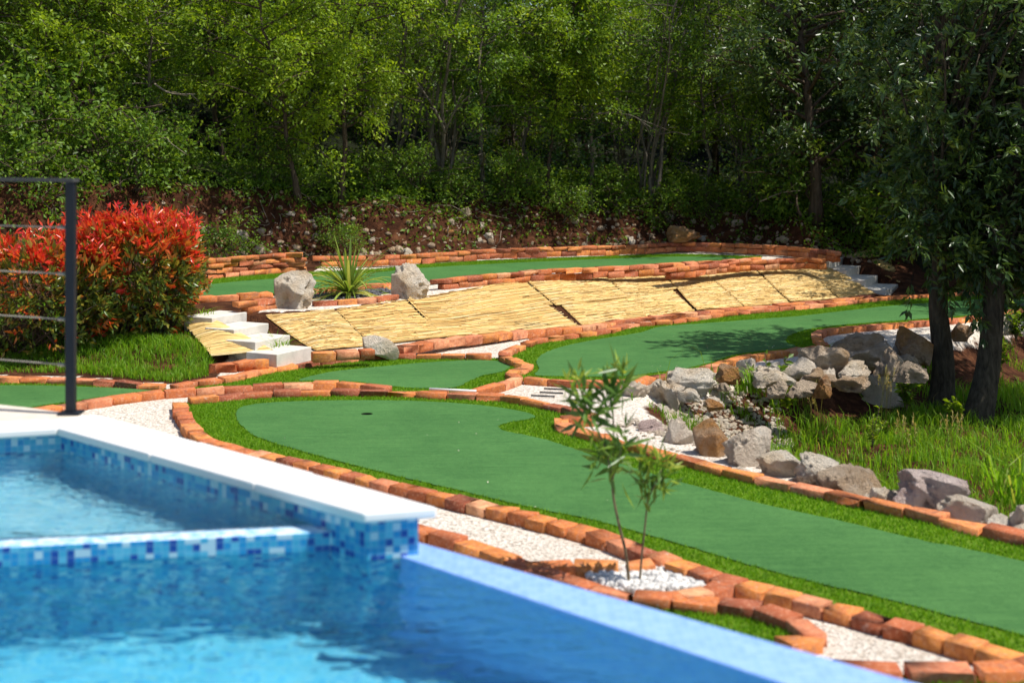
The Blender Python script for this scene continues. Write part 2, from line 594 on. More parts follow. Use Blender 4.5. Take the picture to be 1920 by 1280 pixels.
for cs_, wdt in ((ST_L, .62), (ST_R, .9)):
    a_, b_ = np.array(cs_[-1][:2]), np.array(cs_[0][:2])
    STEPS.append(np.array([a_ + STN[0] * .03, b_ - STN[0] * .25, b_ - STN[0] * .25 - E_ST * (wdt - .03), a_ + STN[0] * .03 - E_ST * (wdt - .03)]))
HOLE = W(688, 773, 0.03)


def sstep(t):
    t = np.clip(t, 0, 1)
    return t * t * (3 - 2 * t)


def vnoise(x, y, seed=0, sc_=1.0):
    """cheap smooth value noise"""
    x, y = np.asarray(x) * sc_ + seed * 17.3, np.asarray(y) * sc_ + seed * 9.1
    xi, yi = np.floor(x), np.floor(y)
    fx, fy = sstep(x - xi), sstep(y - yi)

    def h(a, b):
        v = np.sin(a * 127.1 + b * 311.7 + seed * 7.7) * 43758.5453
        return v - np.floor(v)
    return (h(xi, yi) * (1 - fx) + h(xi + 1, yi) * fx) * (1 - fy) + (h(xi, yi + 1) * (1 - fx) + h(xi + 1, yi + 1) * fx) * fy


def H(x, y):
    x = np.asarray(x, float)
    y = np.asarray(y, float)
    sh = x.shape
    x, y = x.ravel(), y.ravel()
    yt = np.interp(x, toe[:, 0], toe[:, 1])
    yk = np.interp(x, top[:, 0], top[:, 1])
    yb = np.interp(x, foot[:, 0], foot[:, 1])
    yk = np.maximum(yk, yt + .3)
    yb = np.maximum(yb, yk + .3)
    z0 = toe_z(x)
    z = z0 * sstep(1 - (yt - y) / .55) + (ZUP - z0) * np.clip((y - yt) / (yk - yt), 0, 1)
    bt = np.interp(x, banktop[:, 0], banktop[:, 1])
    t = y - yb
    rough = (vnoise(x, y, 3, 2.3) - .5) * .16 + (vnoise(x, y, 5, 6.1) - .5) * .07
    z = z + (bt - ZUP) * sstep(t / 1.15) + np.where(t > 0, np.clip(t, 0, 1) * rough, 0)
    z = z + np.clip(t - 1.2, 0, 8) * .07 + np.clip(t - 9, 0, 20) * .24
    # hollow on the right
    P = np.stack([x, y], 1)
    ins = inpoly(P, HOLLOW)
    da, db = polydist(P, EA), polydist(P, EB)
    dep = np.minimum(.16 + .34 * sstep(da / .8), 1) * sstep(da / .25) * sstep(db / 1.1)
    dep = np.maximum(dep, 0) + np.clip(x - 5, 0, 12) * .05 * sstep(db / 2)
    z = np.where(ins, z - dep + (vnoise(x, y, 8, 3.3) - .5) * .10 * sstep(np.minimum(da, db) / .4), z)
    # room for the golf cup under the front green
    r = np.hypot(x - HOLE[0], y - HOLE[1])
    z = z - .16 * (r < .30)
    # the pit of the swimming pool
    z = z - .9 * inpoly(P, PIT)
    # seats of the two flights of steps
    for st in STEPS:
        z = np.where(inpoly(P, st), np.minimum(z, np.interp(P @ STN[0] - st[0] @ STN[0], [-2, 0, 2], [.3, -.05, -.05])) , z)
    # the low grassy mound by the red bushes
    z = z + .10 * np.exp(-(((x + 3.9) / 1.0) ** 2 + ((y - 13.35) / .55) ** 2))
    return z.reshape(sh)


g3_row = [(-60, 705), (0, 706), (64, 707), (141, 709), (218, 714), (285, 719), (322, 721)]
m1_row = [(326, 721), (376, 712), (418, 707), (444, 703), (483, 693), (531, 684), (573, 679), (615, 672), (672, 667), (714, 664), (756, 663), (842, 663), (892, 664), (934, 664)]


def make_ground():
    xs = np.concatenate([np.linspace(-120, -14, 14), np.linspace(-12, -8.2, 12), np.arange(-8, 9.01, .1), np.linspace(9.3, 14, 12), np.linspace(16, 120, 14)])
    ys = np.concatenate([np.linspace(-40, -2, 6), np.linspace(-1, .5, 4), np.arange(.8, 26.01, .1), np.linspace(26.4, 40, 36), np.linspace(42, 160, 16)])
    X, Y = np.meshgrid(xs, ys)
    Z = H(X, Y)
    nx, ny = len(xs), len(ys)
    V = np.stack([X.ravel(), Y.ravel(), Z.ravel()], 1)
    i, j = np.meshgrid(np.arange(nx - 1), np.arange(ny - 1))
    a = (j * nx + i).ravel()
    F = np.stack([a, a + 1, a + nx + 1, a + nx], 1)
    me = tri_mesh('ground', V, F)
    x, y = V[:, 0], V[:, 1]
    yt = np.interp(x, toe[:, 0], toe[:, 1])
    yk = np.interp(x, top[:, 0], top[:, 1])
    yb = np.maximum(np.interp(x, foot[:, 0], foot[:, 1]), yk + .3)
    P = V[:, :2]
    hol = inpoly(P, HOLLOW)
    dh = np.minimum(polydist(P, EA), polydist(P, EB))
    soil = np.where((y > yt) & (y < yk), 1.0, 0)
    soil = np.maximum(soil, (y > yb - .05) * 1.0)
    soil = np.maximum(soil, np.where(hol, np.clip(dh / .35, 0, 1), 0))
    mound = np.exp(-(((x + 4.1) / 1.15) ** 2 + ((y - 13.45) / .75) ** 2))
    soil = np.maximum(soil, np.clip(mound * 1.6, 0, 1))
    g3w = np.array([W(*p)[:2] for p in g3_row + m1_row[1:5]])
    soil = np.maximum(soil, ((x < -2.75) & (y > np.interp(x, g3w[:, 0], g3w[:, 1]) + .03)) * 1.0)
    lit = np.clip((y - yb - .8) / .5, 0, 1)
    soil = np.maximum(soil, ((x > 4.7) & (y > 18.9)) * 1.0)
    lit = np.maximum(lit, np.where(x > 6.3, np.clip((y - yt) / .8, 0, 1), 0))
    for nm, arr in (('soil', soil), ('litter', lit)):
        at = me.attributes.new(nm, 'FLOAT', 'POINT')
        at.data.foreach_set('value', arr.astype(np.float32))
    o = link('ground', me, M['ground'], None, True)
    tag(o, kind='structure')


make_ground()

# ------------------------------------------------------------------ bricks
bmt = bmesh.new()
bmesh.ops.create_cube(bmt, size=2)
bmesh.ops.bevel(bmt, geom=bmt.edges[:], offset=.2, segments=1, affect='EDGES', profile=.5)
bmesh.ops.triangulate(bmt, faces=bmt.faces[:])
BV = np.array([v.co[:] for v in bmt.verts])
BF = np.array([[v.index for v in f.verts] for f in bmt.faces])
bmt.free()


def brick(acc, c, yaw, L, Wd, Ht, rs, tone, bev=.004, tilt=.011):
    half = np.array([L, Wd, Ht]) / 2
    a = np.abs(BV)
    v = np.sign(BV) * np.where(a > .95, half, half - bev)
    v = v + rs.normal(size=v.shape) * .0026
    # a chipped corner now and then
    for _ in range(rs.randint(0, 3)):
        cor = np.sign(rs.normal(size=3))
        k = (v * cor / half).sum(1)
        v = v - (np.clip(k - 2.2, 0, 1)[:, None]) * cor * rs.uniform(.006, .02)
    tx, ty = rs.normal(size=2) * tilt
    v[:, 2] += v[:, 0] * tx + v[:, 1] * ty
    cs, sn = math.cos(yaw), math.sin(yaw)
    R = np.array([[cs, -sn, 0], [sn, cs, 0], [0, 0, 1]])
    acc.add(v @ R.T + np.asarray(c), BF, tone)


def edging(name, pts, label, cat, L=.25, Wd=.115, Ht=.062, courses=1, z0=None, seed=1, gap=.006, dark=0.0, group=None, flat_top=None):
    """a row of loose bricks following pts (traced on the top face), one thing"""
    rs = RS(seed)
    line = smooth_line(np.asarray(pts, float), .02)
    seg = np.r_[0, np.cumsum(np.linalg.norm(np.diff(line[:, :2], axis=0), axis=1))]
    acc = Acc()
    for cnum in range(courses):
        s = rs.uniform(0, .5) * L if cnum else 0.0
        s = (L / 2 if cnum % 2 else 0)
        while s < seg[-1] - L * .35:
            l = L * rs.uniform(.9, 1.08)
            e = min(s + l, seg[-1])
            a = np.array([np.interp(s, seg, line[:, i]) for i in range(3)])
            b = np.array([np.interp(e, seg, line[:, i]) for i in range(3)])
            mid = (a + b) / 2
            yaw = math.atan2(b[1] - a[1], b[0] - a[0]) + rs.normal() * .018
            real = np.linalg.norm((b - a)[:2])
            off = rs.normal() * .004
            mid[0] += -math.sin(yaw) * off
            mid[1] += math.cos(yaw) * off
            mid[2] += -Ht / 2 - cnum * (Ht + .004) + rs.normal() * .003
            h = Ht * rs.uniform(.93, 1.05)
            if cnum == courses - 1:   # bedded a little into the ground
                mid[2] -= .012
                h += .024
            tone = np.clip(rs.beta(1.4, 1.3) - dark, 0, 1)  # dark lowers the tones; shaded rows get their shade painted this way
            brick(acc, mid, yaw, max(real - gap, .06), Wd * rs.uniform(.94, 1.06), h, rs, tone)
            s = e
    o = acc.build(name, M['brick'], None, False, origin=tuple(np.asarray(pts[0], float) - [0, 0, Ht * courses]))
    tag(o, label, cat, group)
    return o


ZT = .064
near_row = [(337, 752), (342, 767), (347, 781), (355, 795), (365, 805), (377, 815), (397, 826), (427, 835), (462, 844), (500, 852), (561, 865), (598, 873), (638, 881),
            (678, 891), (715, 901), (833, 926), (917, 946), (1020, 970), (1118, 997), (1211, 1030), (1268, 1053), (1360, 1082), (1412, 1095), (1461, 1109), (1522, 1123),
            (1574, 1136), (1631, 1151), (1692, 1168), (1754, 1184), (1806, 1202), (1867, 1218), (1911, 1231), (2080, 1285)]
back_row = [(356, 746), (403, 741), (470, 735), (537, 732), (605, 730), (657, 731), (721, 731), (774, 733), (842, 736), (895, 738), (942, 740), (993, 748), (1043, 757), (1075, 765), (1110, 776)]
nose_row = [(1112, 781), (1060, 782), (1042, 787), (1050, 793), (1112, 811), (1150, 822), (1203, 836), (1276, 855), (1353, 874), (1411, 888), (1469, 901), (1527, 913), (1585, 926), (1642, 939),
            (1719, 954), (1797, 973), (1854, 988), (1912, 1000), (2080, 1043)]
left_row = [(60, 768), (97, 761), (191, 747), (285, 734), (343, 729), (437, 723), (537, 718), (605, 716), (674, 719), (737, 727)]
zig_row = [(976, 647), (952, 657), (944, 665), (963, 675), (985, 681), (994, 685), (969, 692), (954, 698), (972, 704), (958, 711), (942, 717), (909, 726), (880, 733)]
m2_top = [(985, 643), (1010, 634), (1060, 628), (1104, 622), (1144, 616), (1178, 606), (1228, 602), (1280, 597), (1347, 587), (1448, 577), (1549, 569), (1633, 559), (1683, 555), (1750, 551), (1850, 546), (1960, 544)]
m2_bot = [(985, 706), (1060, 711), (1117, 714), (1178, 711), (1228, 704), (1280, 696), (1330, 686), (1381, 670), (1448, 660), (1515, 651), (1552, 646)]
m2_right = [(1548, 648), (1531, 632), (1536, 621), (1565, 615), (1629, 609), (1700, 604), (1750, 600), (1831, 592), (1885, 582), (1960, 574)]
toe_a = [(584, 661), (629, 659), (700, 655)]
toe_b = [(748, 649), (825, 636), (909, 627), (976, 619), (1043, 615), (1104, 611), (1140, 604), (1178, 597), (1228, 593), (1272, 588), (1330, 581), (1414, 575), (1481, 568), (1559, 562), (1636, 552)]
u_front_a = [(366, 556), (399, 553), (441, 551), (475, 549), (508, 545)]
u_front_b = [(581, 542), (640, 537), (686, 533), (736, 530), (800, 526)]
u_front_c = [(812, 524), (875, 518), (942, 512), (1026, 505), (1127, 500), (1211, 496), (1272, 492), (1364, 487), (1424, 482)]
u_outer = [(1240, 503), (1280, 500), (1364, 491), (1448, 486), (1515, 484), (1545, 486)]
wall_l = [(370, 486), (447, 481), (517, 475), (575, 474)]
wall_r = [(585, 481), (690, 479), (774, 476), (875, 470), (976, 465), (1077, 462), (1178, 459), (1280, 454), (1381, 457), (1448, 460), (1515, 465), (1571, 472)]
bed_wall = [(441, 566), (485, 561), (528, 557)]
bed_front = [(587, 565), (652, 562), (700, 558), (740, 552)]
pad_row = [(397, 685), (424, 682), (472, 674), (500, 671)]
pool_row = [(770, 983), (792, 990), (833, 1003), (883, 1016), (927, 1032), (984, 1055), (1031, 1073), (1093, 1091), (1137, 1107), (1211, 1114), (1316, 1123), (1386, 1128), (1443, 1139),
            (1496, 1159), (1526, 1179), (1524, 1193), (1500, 1199), (1450, 1200)]
bed_row_a = [(985, 1059), (1037, 1054), (1112, 1052), (1158, 1054)]
bed_row_b = [(1172, 1052), (1226, 1050)]
bed_row_c = [(1362, 1089), (1340, 1100), (1300, 1111), (1250, 1116)]
b3_row = [(1560, 1242), (1653, 1247), (1719, 1249), (1828, 1250), (1885, 1248), (1990, 1244)]

BR = 'brick edging'
edging('brick_edging', WL(near_row, ZT), 'long diagonal brick border between the large front putting green and the pool', BR, L=.155, Wd=.12, Ht=.07, seed=11)
edging('brick_edging', WL(back_row, ZT), 'shaded brick border along the back of the large front putting green', BR, seed=12, dark=.12)  # shade of the faces turned from the sun is put into darker tones
edging('brick_edging', WL(nose_row, ZT), 'brick border with a rounded nose below the row of boulders', BR, seed=13)
edging('brick_edging', WL(left_row, ZT), 'brick border from the railing post to the kidney shaped middle green', BR, seed=14)
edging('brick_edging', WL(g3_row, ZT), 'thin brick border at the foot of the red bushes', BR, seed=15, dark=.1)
edging('brick_edging', WL(m1_row, ZT), 'brick border with white mortar joints at the back of the kidney shaped middle green', BR, seed=16, gap=.012, dark=.12)  # darker brick tones carry the painted shade of this row
edging('brick_edging', WL(zig_row, ZT), 'zigzag brick border between the two middle greens', BR, L=.2, seed=17)
edging('brick_edging', WL(m2_top, ZT), 'brick border along the long green below the reed mats', BR, seed=18, dark=.05)
edging('brick_edging', WL(m2_bot, ZT), 'brick border of the long green above the white rubble slope', BR, seed=19)
edging('brick_edging', WL(m2_right, ZT), 'sunlit brick border bending round the gravel patch left of the oak trunks', BR, seed=20)
edging('brick_edging', WL(toe_a, .17), 'short brick row between the concrete stairs and the white slab stone', BR, seed=21, Wd=.13)
edging('brick_edging', [W(p[0], p[1], .135 - .07 * min(1, i / 6)) for i, p in enumerate(toe_b)], 'brick row holding the foot of the reed mat slope', BR, seed=22, Wd=.15)
edging('brick_edging', WL(u_front_a, ZUP + .07), 'front brick border of the upper green beside the top stair landing', BR, seed=23)
edging('brick_edging', WL(u_front_b, ZUP + .07), 'front brick border of the upper green behind the strap leaved plant', BR, seed=24)
edging('brick_edging', WL(u_front_c, ZUP + .13), 'two course brick kerb between the upper green and the reed mats', BR, courses=2, seed=25)
edging('brick_edging', WL(u_outer, ZUP + .10), 'brick kerb at the top of the reed mats leading to the far stairs', BR, courses=2, seed=26)
edging('brick_wall', WL(wall_l, ZUP + .27), 'low four course brick wall behind the upper green, beside the red bush', 'brick wall', courses=4, seed=27, dark=.05)
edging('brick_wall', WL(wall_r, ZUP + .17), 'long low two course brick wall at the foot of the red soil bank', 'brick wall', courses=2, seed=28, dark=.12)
edging('brick_wall', WL(bed_wall, ZUP + .11), 'short two course brick wall between the stairs and the white boulder', 'brick wall', courses=2, seed=29)
edging('brick_edging', WL(bed_front, ZUP + .05), 'brick edge in front of the strap leaved plant between two boulders', BR, seed=30)
edging('brick_edging', WL(pad_row, .15), 'short loose brick row in the grass at the foot of the near stairs', BR, seed=31)
edging('brick_edging', WL(pool_row, ZT), 'curling brick border beside the pool overflow edge', BR, L=.20, seed=32, dark=.02)
edging('brick_edging', WL(bed_row_a, ZT), 'short brick row behind the white pebble bed, nearest the pool corner', BR, L=.26, seed=33, Ht=.075)
edging('brick_edging', WL(bed_row_b, ZT), 'single orange brick standing behind the sapling stems', 'brick', L=.2, seed=34, Ht=.08)
edging('brick_edging', WL(bed_row_c, ZT), 'curved brick row closing the right end of the white pebble bed', BR, L=.16, seed=35, Ht=.08)
edging('brick_edging', WL(b3_row, ZT), 'shaded brick row with a white mortar joint at the bottom right corner', BR, L=.27, seed=36, gap=.02, dark=.08)  # the row's shade is painted in through darker bricks


# ------------------------------------------------------------------ greens
def flat_poly(name, loop, z, mat, parent=None, holes=()):
    polys = [[Vector((p[0], p[1], 0)) for p in loop]] + [[Vector((p[0], p[1], 0)) for p in h] for h in holes]
    tris = mgeo.tessellate_polygon(polys)
    flat = [(v.x, v.y, z) for pl in polys for v in pl]
    me = bpy.data.meshes.new(name)
    fs = []
    for t in tris:
        a, b, c = [Vector(flat[i]) for i in t]
        fs.append(tuple(t) if (b - a).cross(c - a).z > 0 else (t[0], t[2], t[1]))
    me.from_pydata(flat, [], fs)
    me.validate()
    o = link(name, me, mat, parent)
    return o


def putting_green(label, outline_px, inner_px, z, seed, dens=6500, hole=None, blade_h=.019):
    loop = [W(p[0], p[1], z + (.05 if z < .1 else .01)) for p in outline_px]
    c = np.mean(np.array(loop), 0)
    root = empty('putting_green', (c[0], c[1], z), label, 'putting green')
    out = smooth_line([(p[0] - c[0], p[1] - c[1], 0) for p in loop], .08, True)
    flat_poly('fringe_backing', out, .012, M['fringe_base'], root)
    inner = None
    if inner_px:
        il = [W(p[0], p[1], z + .02) for p in inner_px]
        inner = smooth_line([(p[0] - c[0], p[1] - c[1], 0) for p in il], .05, True)
        rs = RS(seed + 5)
        inner = inner + np.c_[rs.normal(size=(len(inner), 2)) * .004, np.zeros(len(inner))]
        holes = []
        if hole is not None:
            hc = (hole[0] - c[0], hole[1] - c[1])
            ring = [(hc[0] + 0.046 * math.cos(a), hc[1] + 0.046 * math.sin(a)) for a in np.linspace(0, 2 * math.pi, 20, endpoint=False)]
            holes = [ring]
            V, F = tube([(hc[0], hc[1], -.11), (hc[0], hc[1],   .0185)], .0465, 20, False)
            a = Acc()
            a.add(V, F[:, ::-1])
            a.add(np.array([(p[0], p[1], -.105) for p in ring]), np.array([(0, i, i + 1) for i in range(1, 19)]))
            a.build('cup', M['cup'], root)
        flat_poly('putting_surface', inner, .02, M['putting'], root, holes)
        if hole is not None:   # open the backing as well
            bk = [o for o in root.children if o.name.startswith('fringe_backing')][0]
            bpy.data.objects.remove(bk)
            flat_poly('fringe_backing', out, .012, M['fringe_base'], root, holes)
    rs = RS(seed)
    lo, hi = out[:, :2].min(0), out[:, :2].max(0)
    area = np.prod(hi - lo)
    P = rs.uniform(lo, hi, (int(min(area * dens, 900000)), 2))
    k = inpoly(P, out)
    if inner is not None:
        k &= ~inpoly(P, inner)
    P = P[k]
    N = len(P)
    pos = np.c_[P, np.full(N, .012)]
    ang = rs.uniform(0, 2 * np.pi, N)
    lean = np.stack([np.cos(ang), np.sin(ang), np.zeros(N)], 1)
    a = Acc()
    # one slim triangle per blade
    side = np.stack([-np.sin(ang + .8), np.cos(ang + .8), np.zeros(N)], 1) * .0045
    hgt = blade_h * rs.uniform(.7, 1.25, N)
    tip = pos + lean * (hgt * rs.uniform(.2, .8, N))[:, None] + np.array([0, 0, 1.0]) * hgt[:, None]
    V = np.stack([pos - side, pos + side, tip], 1).reshape(-1, 3)
    a.add(V, np.arange(3 * N).reshape(-1, 3), rs.beta(2.5, 2.5, N))
    a.build('turf_fringe', M['fringe'], root)
    return root


g1_out = near_row + nose_row[::-1][:-3] + back_row[::-1]
g1_in = [(442, 774), (452, 763), (478, 757), (520, 753), (580, 751), (640, 750), (720, 750), (800, 752), (880, 757), (940, 764), (985, 772), (1004, 780), (990, 785), (950, 792), (935, 799), (950, 808),
         (1000, 818), (1050, 832), (1130, 859), (1190, 877), (1257, 897), (1307, 911), (1411, 939), (1488, 957), (1565, 973), (1642, 991), (1719, 1010), (1797, 1025), (1912, 1050), (2070, 1092),
         (2070, 1233), (1911, 1187), (1780, 1152), (1649, 1118), (1517, 1087), (1386, 1052), (1255, 1013), (1118, 975), (1018, 955), (917, 931), (816, 908), (715, 884), (614, 858), (530, 834), (480, 817), (452, 796)]
putting_green('large front putting green with a black cup and a long tongue running to the right', g1_out, g1_in, 0, 41, 7500, HOLE)
m1_out = m1_row[3:] + zig_row[3:] + [(842, 738), (774, 735)] + left_row[::-1][:5] + [(343, 731), (330, 726)]
m1_out = [(340, 722), (376, 714), (418, 708), (444, 704), (483, 694), (531, 685), (573, 680), (615, 673), (672, 668), (756, 664), (842, 664), (934, 665), (963, 676), (992, 684), (965, 693), (957, 700), (968, 706), (942, 717), (905, 728),
          (842, 734), (774, 732), (737, 728), (674, 720), (605, 717), (537, 719), (437, 724)]
m1_in = [(560, 713), (590, 703), (640, 694), (730, 685), (800, 679), (880, 675), (938, 677), (956, 685), (945, 695), (905, 704), (880, 714), (850, 726), (774, 727), (737, 724), (674, 716), (605, 713)]
putting_green('kidney shaped middle green enclosed by brick, nearer the stairs', m1_out, m1_in, 0, 42, 7000)
m2_out = m2_top + m2_right[::-1] + m2_bot[::-1] + [(976, 705), (958, 699), (994, 685), (960, 674), (948, 664), (955, 657)]
m2_in = [(1006, 703), (1010, 690), (1006, 676), (1022, 661), (1060, 648), (1120, 636), (1200, 623), (1240, 612), (1330, 605), (1420, 598), (1500, 592), (1580, 583), (1660, 574), (1750, 567), (1850, 560), (1940, 557),
         (1940, 571), (1880, 580), (1831, 589), (1750, 596), (1629, 605), (1560, 611), (1512, 618), (1482, 628), (1474, 640), (1492, 650), (1448, 656), (1381, 664), (1330, 680), (1280, 691), (1228, 698), (1178, 704), (1117, 706), (1060, 705)]
putting_green('long middle green below the reed mats, running under the oak shade', m2_out, m2_in, 0, 43, 6000)
g3_out = [(-80, 704), (0, 706), (64, 707), (141, 709), (218, 714), (285, 719), (330, 724), (343, 729), (285, 735), (191, 748), (97, 762), (20, 775), (-80, 790)]
g3_in = [(-80, 722), (0, 722), (64, 722), (141, 724), (218, 727), (285, 731), (270, 734), (191, 744), (97, 757), (10, 770), (-80, 784)]
putting_green('narrow far left green behind the railing post', g3_out, g3_in, 0, 44, 6000)
u_out = [(340, 530), (376, 526), (461, 518), (573, 511), (700, 505), (808, 495), (976, 487), (1144, 481), (1272, 477), (1381, 480), (1430, 482), (1364, 489), (1272, 495), (1127, 504), (1026, 510), (942, 518), (875, 525), (800, 534), (736, 538), (640, 545),
         (581, 550), (508, 552), (441, 557), (366, 562), (330, 566)]
u_in = [(340, 538), (376, 535), (461, 526), (573, 519), (700, 511), (808, 501), (976, 492), (1144, 485), (1272, 481), (1360, 482), (1380, 484), (1350, 487), (1272, 492), (1127, 501), (1026, 507), (942, 515), (875, 522), (800, 531), (736, 535), (640, 542),
        (581, 547), (508, 550), (441, 555), (366, 560), (330, 563)]
putting_green('upper terrace green in front of the low brick walls', u_out, u_in, ZUP, 45, 5000)
g4_out = [(1090, 1094), (1137, 1109), (1211, 1116), (1316, 1125), (1386, 1130), (1443, 1141), (1492, 1160), (1518, 1180), (1500, 1197), (1440, 1204), (1300, 1215), (1100, 1180), (1000, 1100)]
putting_green('small lawn of long artificial turf inside the curling brick border', g4_out, None, 0, 46, 9000, blade_h=.022)
g5_out = [(1560, 1245), (1653, 1250), (1828, 1252), (1990, 1247), (2050, 1330), (1500, 1330)]
putting_green('patch of artificial turf at the bottom right corner', g5_out, None, 0, 47, 9000, blade_h=.022)


# ------------------------------------------------------------------ solid helpers
def prism(name, loop, z0, z1, mat, parent=None, origin=(0, 0, 0), bevel=0.0, seg=3):
    """vertical prism with uv in metres"""
    loop = [(p[0], p[1]) for p in loop]
    area = sum(loop[i][0] * loop[(i + 1) % len(loop)][1] - loop[(i + 1) % len(loop)][0] * loop[i][1] for i in range(len(loop)))
    if area < 0:
        loop = loop[::-1]
    bm = bmesh.new()
    uvl = bm.loops.layers.uv.new('uv')
    n = len(loop)
    b = [bm.verts.new((p[0] - origin[0], p[1] - origin[1], z0 - origin[2])) for p in loop]
    t = [bm.verts.new((p[0] - origin[0], p[1] - origin[1], z1 - origin[2])) for p in loop]
    s = 0.0
    for i in range(n):
        j = (i + 1) % n
        d = math.dist(loop[i], loop[j])
        f = bm.faces.new((b[i], b[j], t[j], t[i]))
        for lp, uv in zip(f.loops, ((s, z0), (s + d, z0), (s + d, z1), (s, z1))):
            lp[uvl].uv = uv
        s += d
    for vs in (t, b[::-1]):
        f = bm.faces.new(vs)
        for lp in f.loops:
            lp[uvl].uv = (lp.vert.co.x + 7.3, lp.vert.co.y)
    me = bpy.data.meshes.new(name)
    bm.to_mesh(me)
    bm.free()
    o = link(name, me, mat, parent)
    if bevel:
        md = o.modifiers.new('bevel', 'BEVEL')
        md.width = bevel
        md.segments = seg
        md.limit_method = 'ANGLE'
    return o


def vec(p):
    return np.array(p[:2], float)


def line_x(p, d, q, e):
    """intersection of p+t*d and q+u*e"""
    A = np.array([d, -np.asarray(e)]).T
    t = np.linalg.solve(A, np.asarray(q) - np.asarray(p))[0]
    return np.asarray(p) + np.asarray(d) * t


def offset_loop(loop, d):
    """move every side of a counter-clockwise loop inwards by d"""
    L = [np.asarray(p, float) for p in loop]
    n = len(L)
    ar = sum(L[i][0] * L[(i + 1) % n][1] - L[(i + 1) % n][0] * L[i][1] for i in range(n))
    if ar < 0:
        L = L[::-1]
    out = []
    for i in range(n):
        a, b, c = L[i - 1], L[i], L[(i + 1) % n]
        d1, d2 = unit(b - a), unit(c - b)
        n1, n2 = np.array([-d1[1], d1[0]]), np.array([-d2[1], d2[0]])
        out.append(line_x(a + n1 * d, d1, b + n2 * d, d2))
    return out


# ------------------------------------------------------------------ pool
ZC, ZS, ZW = .885, .778, .71
Ci0, Ci1, Co1, Co0 = vec(W(107, 801, ZC)), vec(W(682, 961, ZC)), vec(W(820, 950, ZC)), vec(W(186, 777, ZC))
bl = unit(vec(W(0, 807, ZC)) - Ci0)
Li = Ci0 + bl * 2.2
Lo = Co0 + bl * 2.25
pool = empty('swimming_pool', (float(Ci1[0]), float(Ci1[1]), 0), 'blue mosaic infinity pool with a raised spa corner and white coping', 'swimming pool')
PO = (pool.location.x, pool.location.y, 0)
cop_loop = [Li, Ci0, Ci1, Co1, Co0, Lo]
fr_ = [0, .36, .70, 1.0]
for q in range(3):
    a0, a1 = fr_[q], fr_[q + 1]
    ii = lambda f, g: Ci0 + (Ci1 - Ci0) * f + unit(Ci1 - Ci0) * g
    oo = lambda f, g: Co0 + (Co1 - Co0) * f + unit(Co1 - Co0) * g + unit(Co0 - Ci0) * (.012 if q == 1 else 0)
    g0, g1 = (.0015 if q else 0), (-.0015 if q < 2 else 0)
    prism('coping_slab', [ii(a0, g0), ii(a1, g1), oo(a1, g1), oo(a0, g0)], ZC - .038, ZC - .001 * (q == 1), M['coping'], pool, PO, .010)
prism('coping_slab', [Li, Ci0 + bl * .0015, Co0 + bl * .0015, Lo], ZC - .038, ZC, M['coping'], pool, PO, .010)
wall_loop = offset_loop(cop_loop, .035)
spa = prism('spa_wall', wall_loop, -.40, ZC - .039, M['mosaic'], pool, PO)
# weir between spa and pool
w_r, w_l = vec(W(690, 1028, ZW)), vec(W(0, 1062, ZW))
wd = unit(w_l - w_r)
wn = np.array([wd[1], -wd[0]])
if wn[1] < 0:
    wn = -wn
wr = w_r - wd * .06 + wn * .004
wl = w_r + wd * 3.0 + wn * .004
prism('weir_wall', [wr, wl, wl + wn * .105, wr + wn * .105], -.40, ZS - .003, M['weir_tile'], pool, PO, .006, 2)
# overflow wall
o0, o1 = vec(W(790, 1021, ZW)), vec(W(1700, 1280, ZW))
i0, i1 = vec(W(722, 1036, ZW)), vec(W(1452, 1280, ZW))
od, idr = unit(o1 - o0), unit(i1 - i0)
oe, ie = o0 + od * 6.0, i0 + idr * 6.0
prism('overflow_wall', [o0 - od * .02, oe, ie, i0 - idr * .12], -.40, ZW + .008, M['wet_tile'], pool, PO, .004, 2)
# floors
pf = [w_r + wd * 3.0 + np.array([0, .05]), w_r + np.array([.25, .02]), i0 + np.array([.05, 0]), ie, ie + np.array([-6, -.5]), np.array([-5.0, 1.0])]
prism('pool_floor', pf, ZW - .86, ZW - .8, M['mosaic_floor'], pool, PO)
sf = [wr + wn * .05, wl + wn * .05, Li + np.array([0, .1]), Ci0 + np.array([.05, .05]), Ci1 + (Ci0 - Ci1) * .10 + np.array([.05, .05])]
prism('spa_floor', sf, ZS - .46, ZS - .40, M['mosaic_floor'], pool, PO)


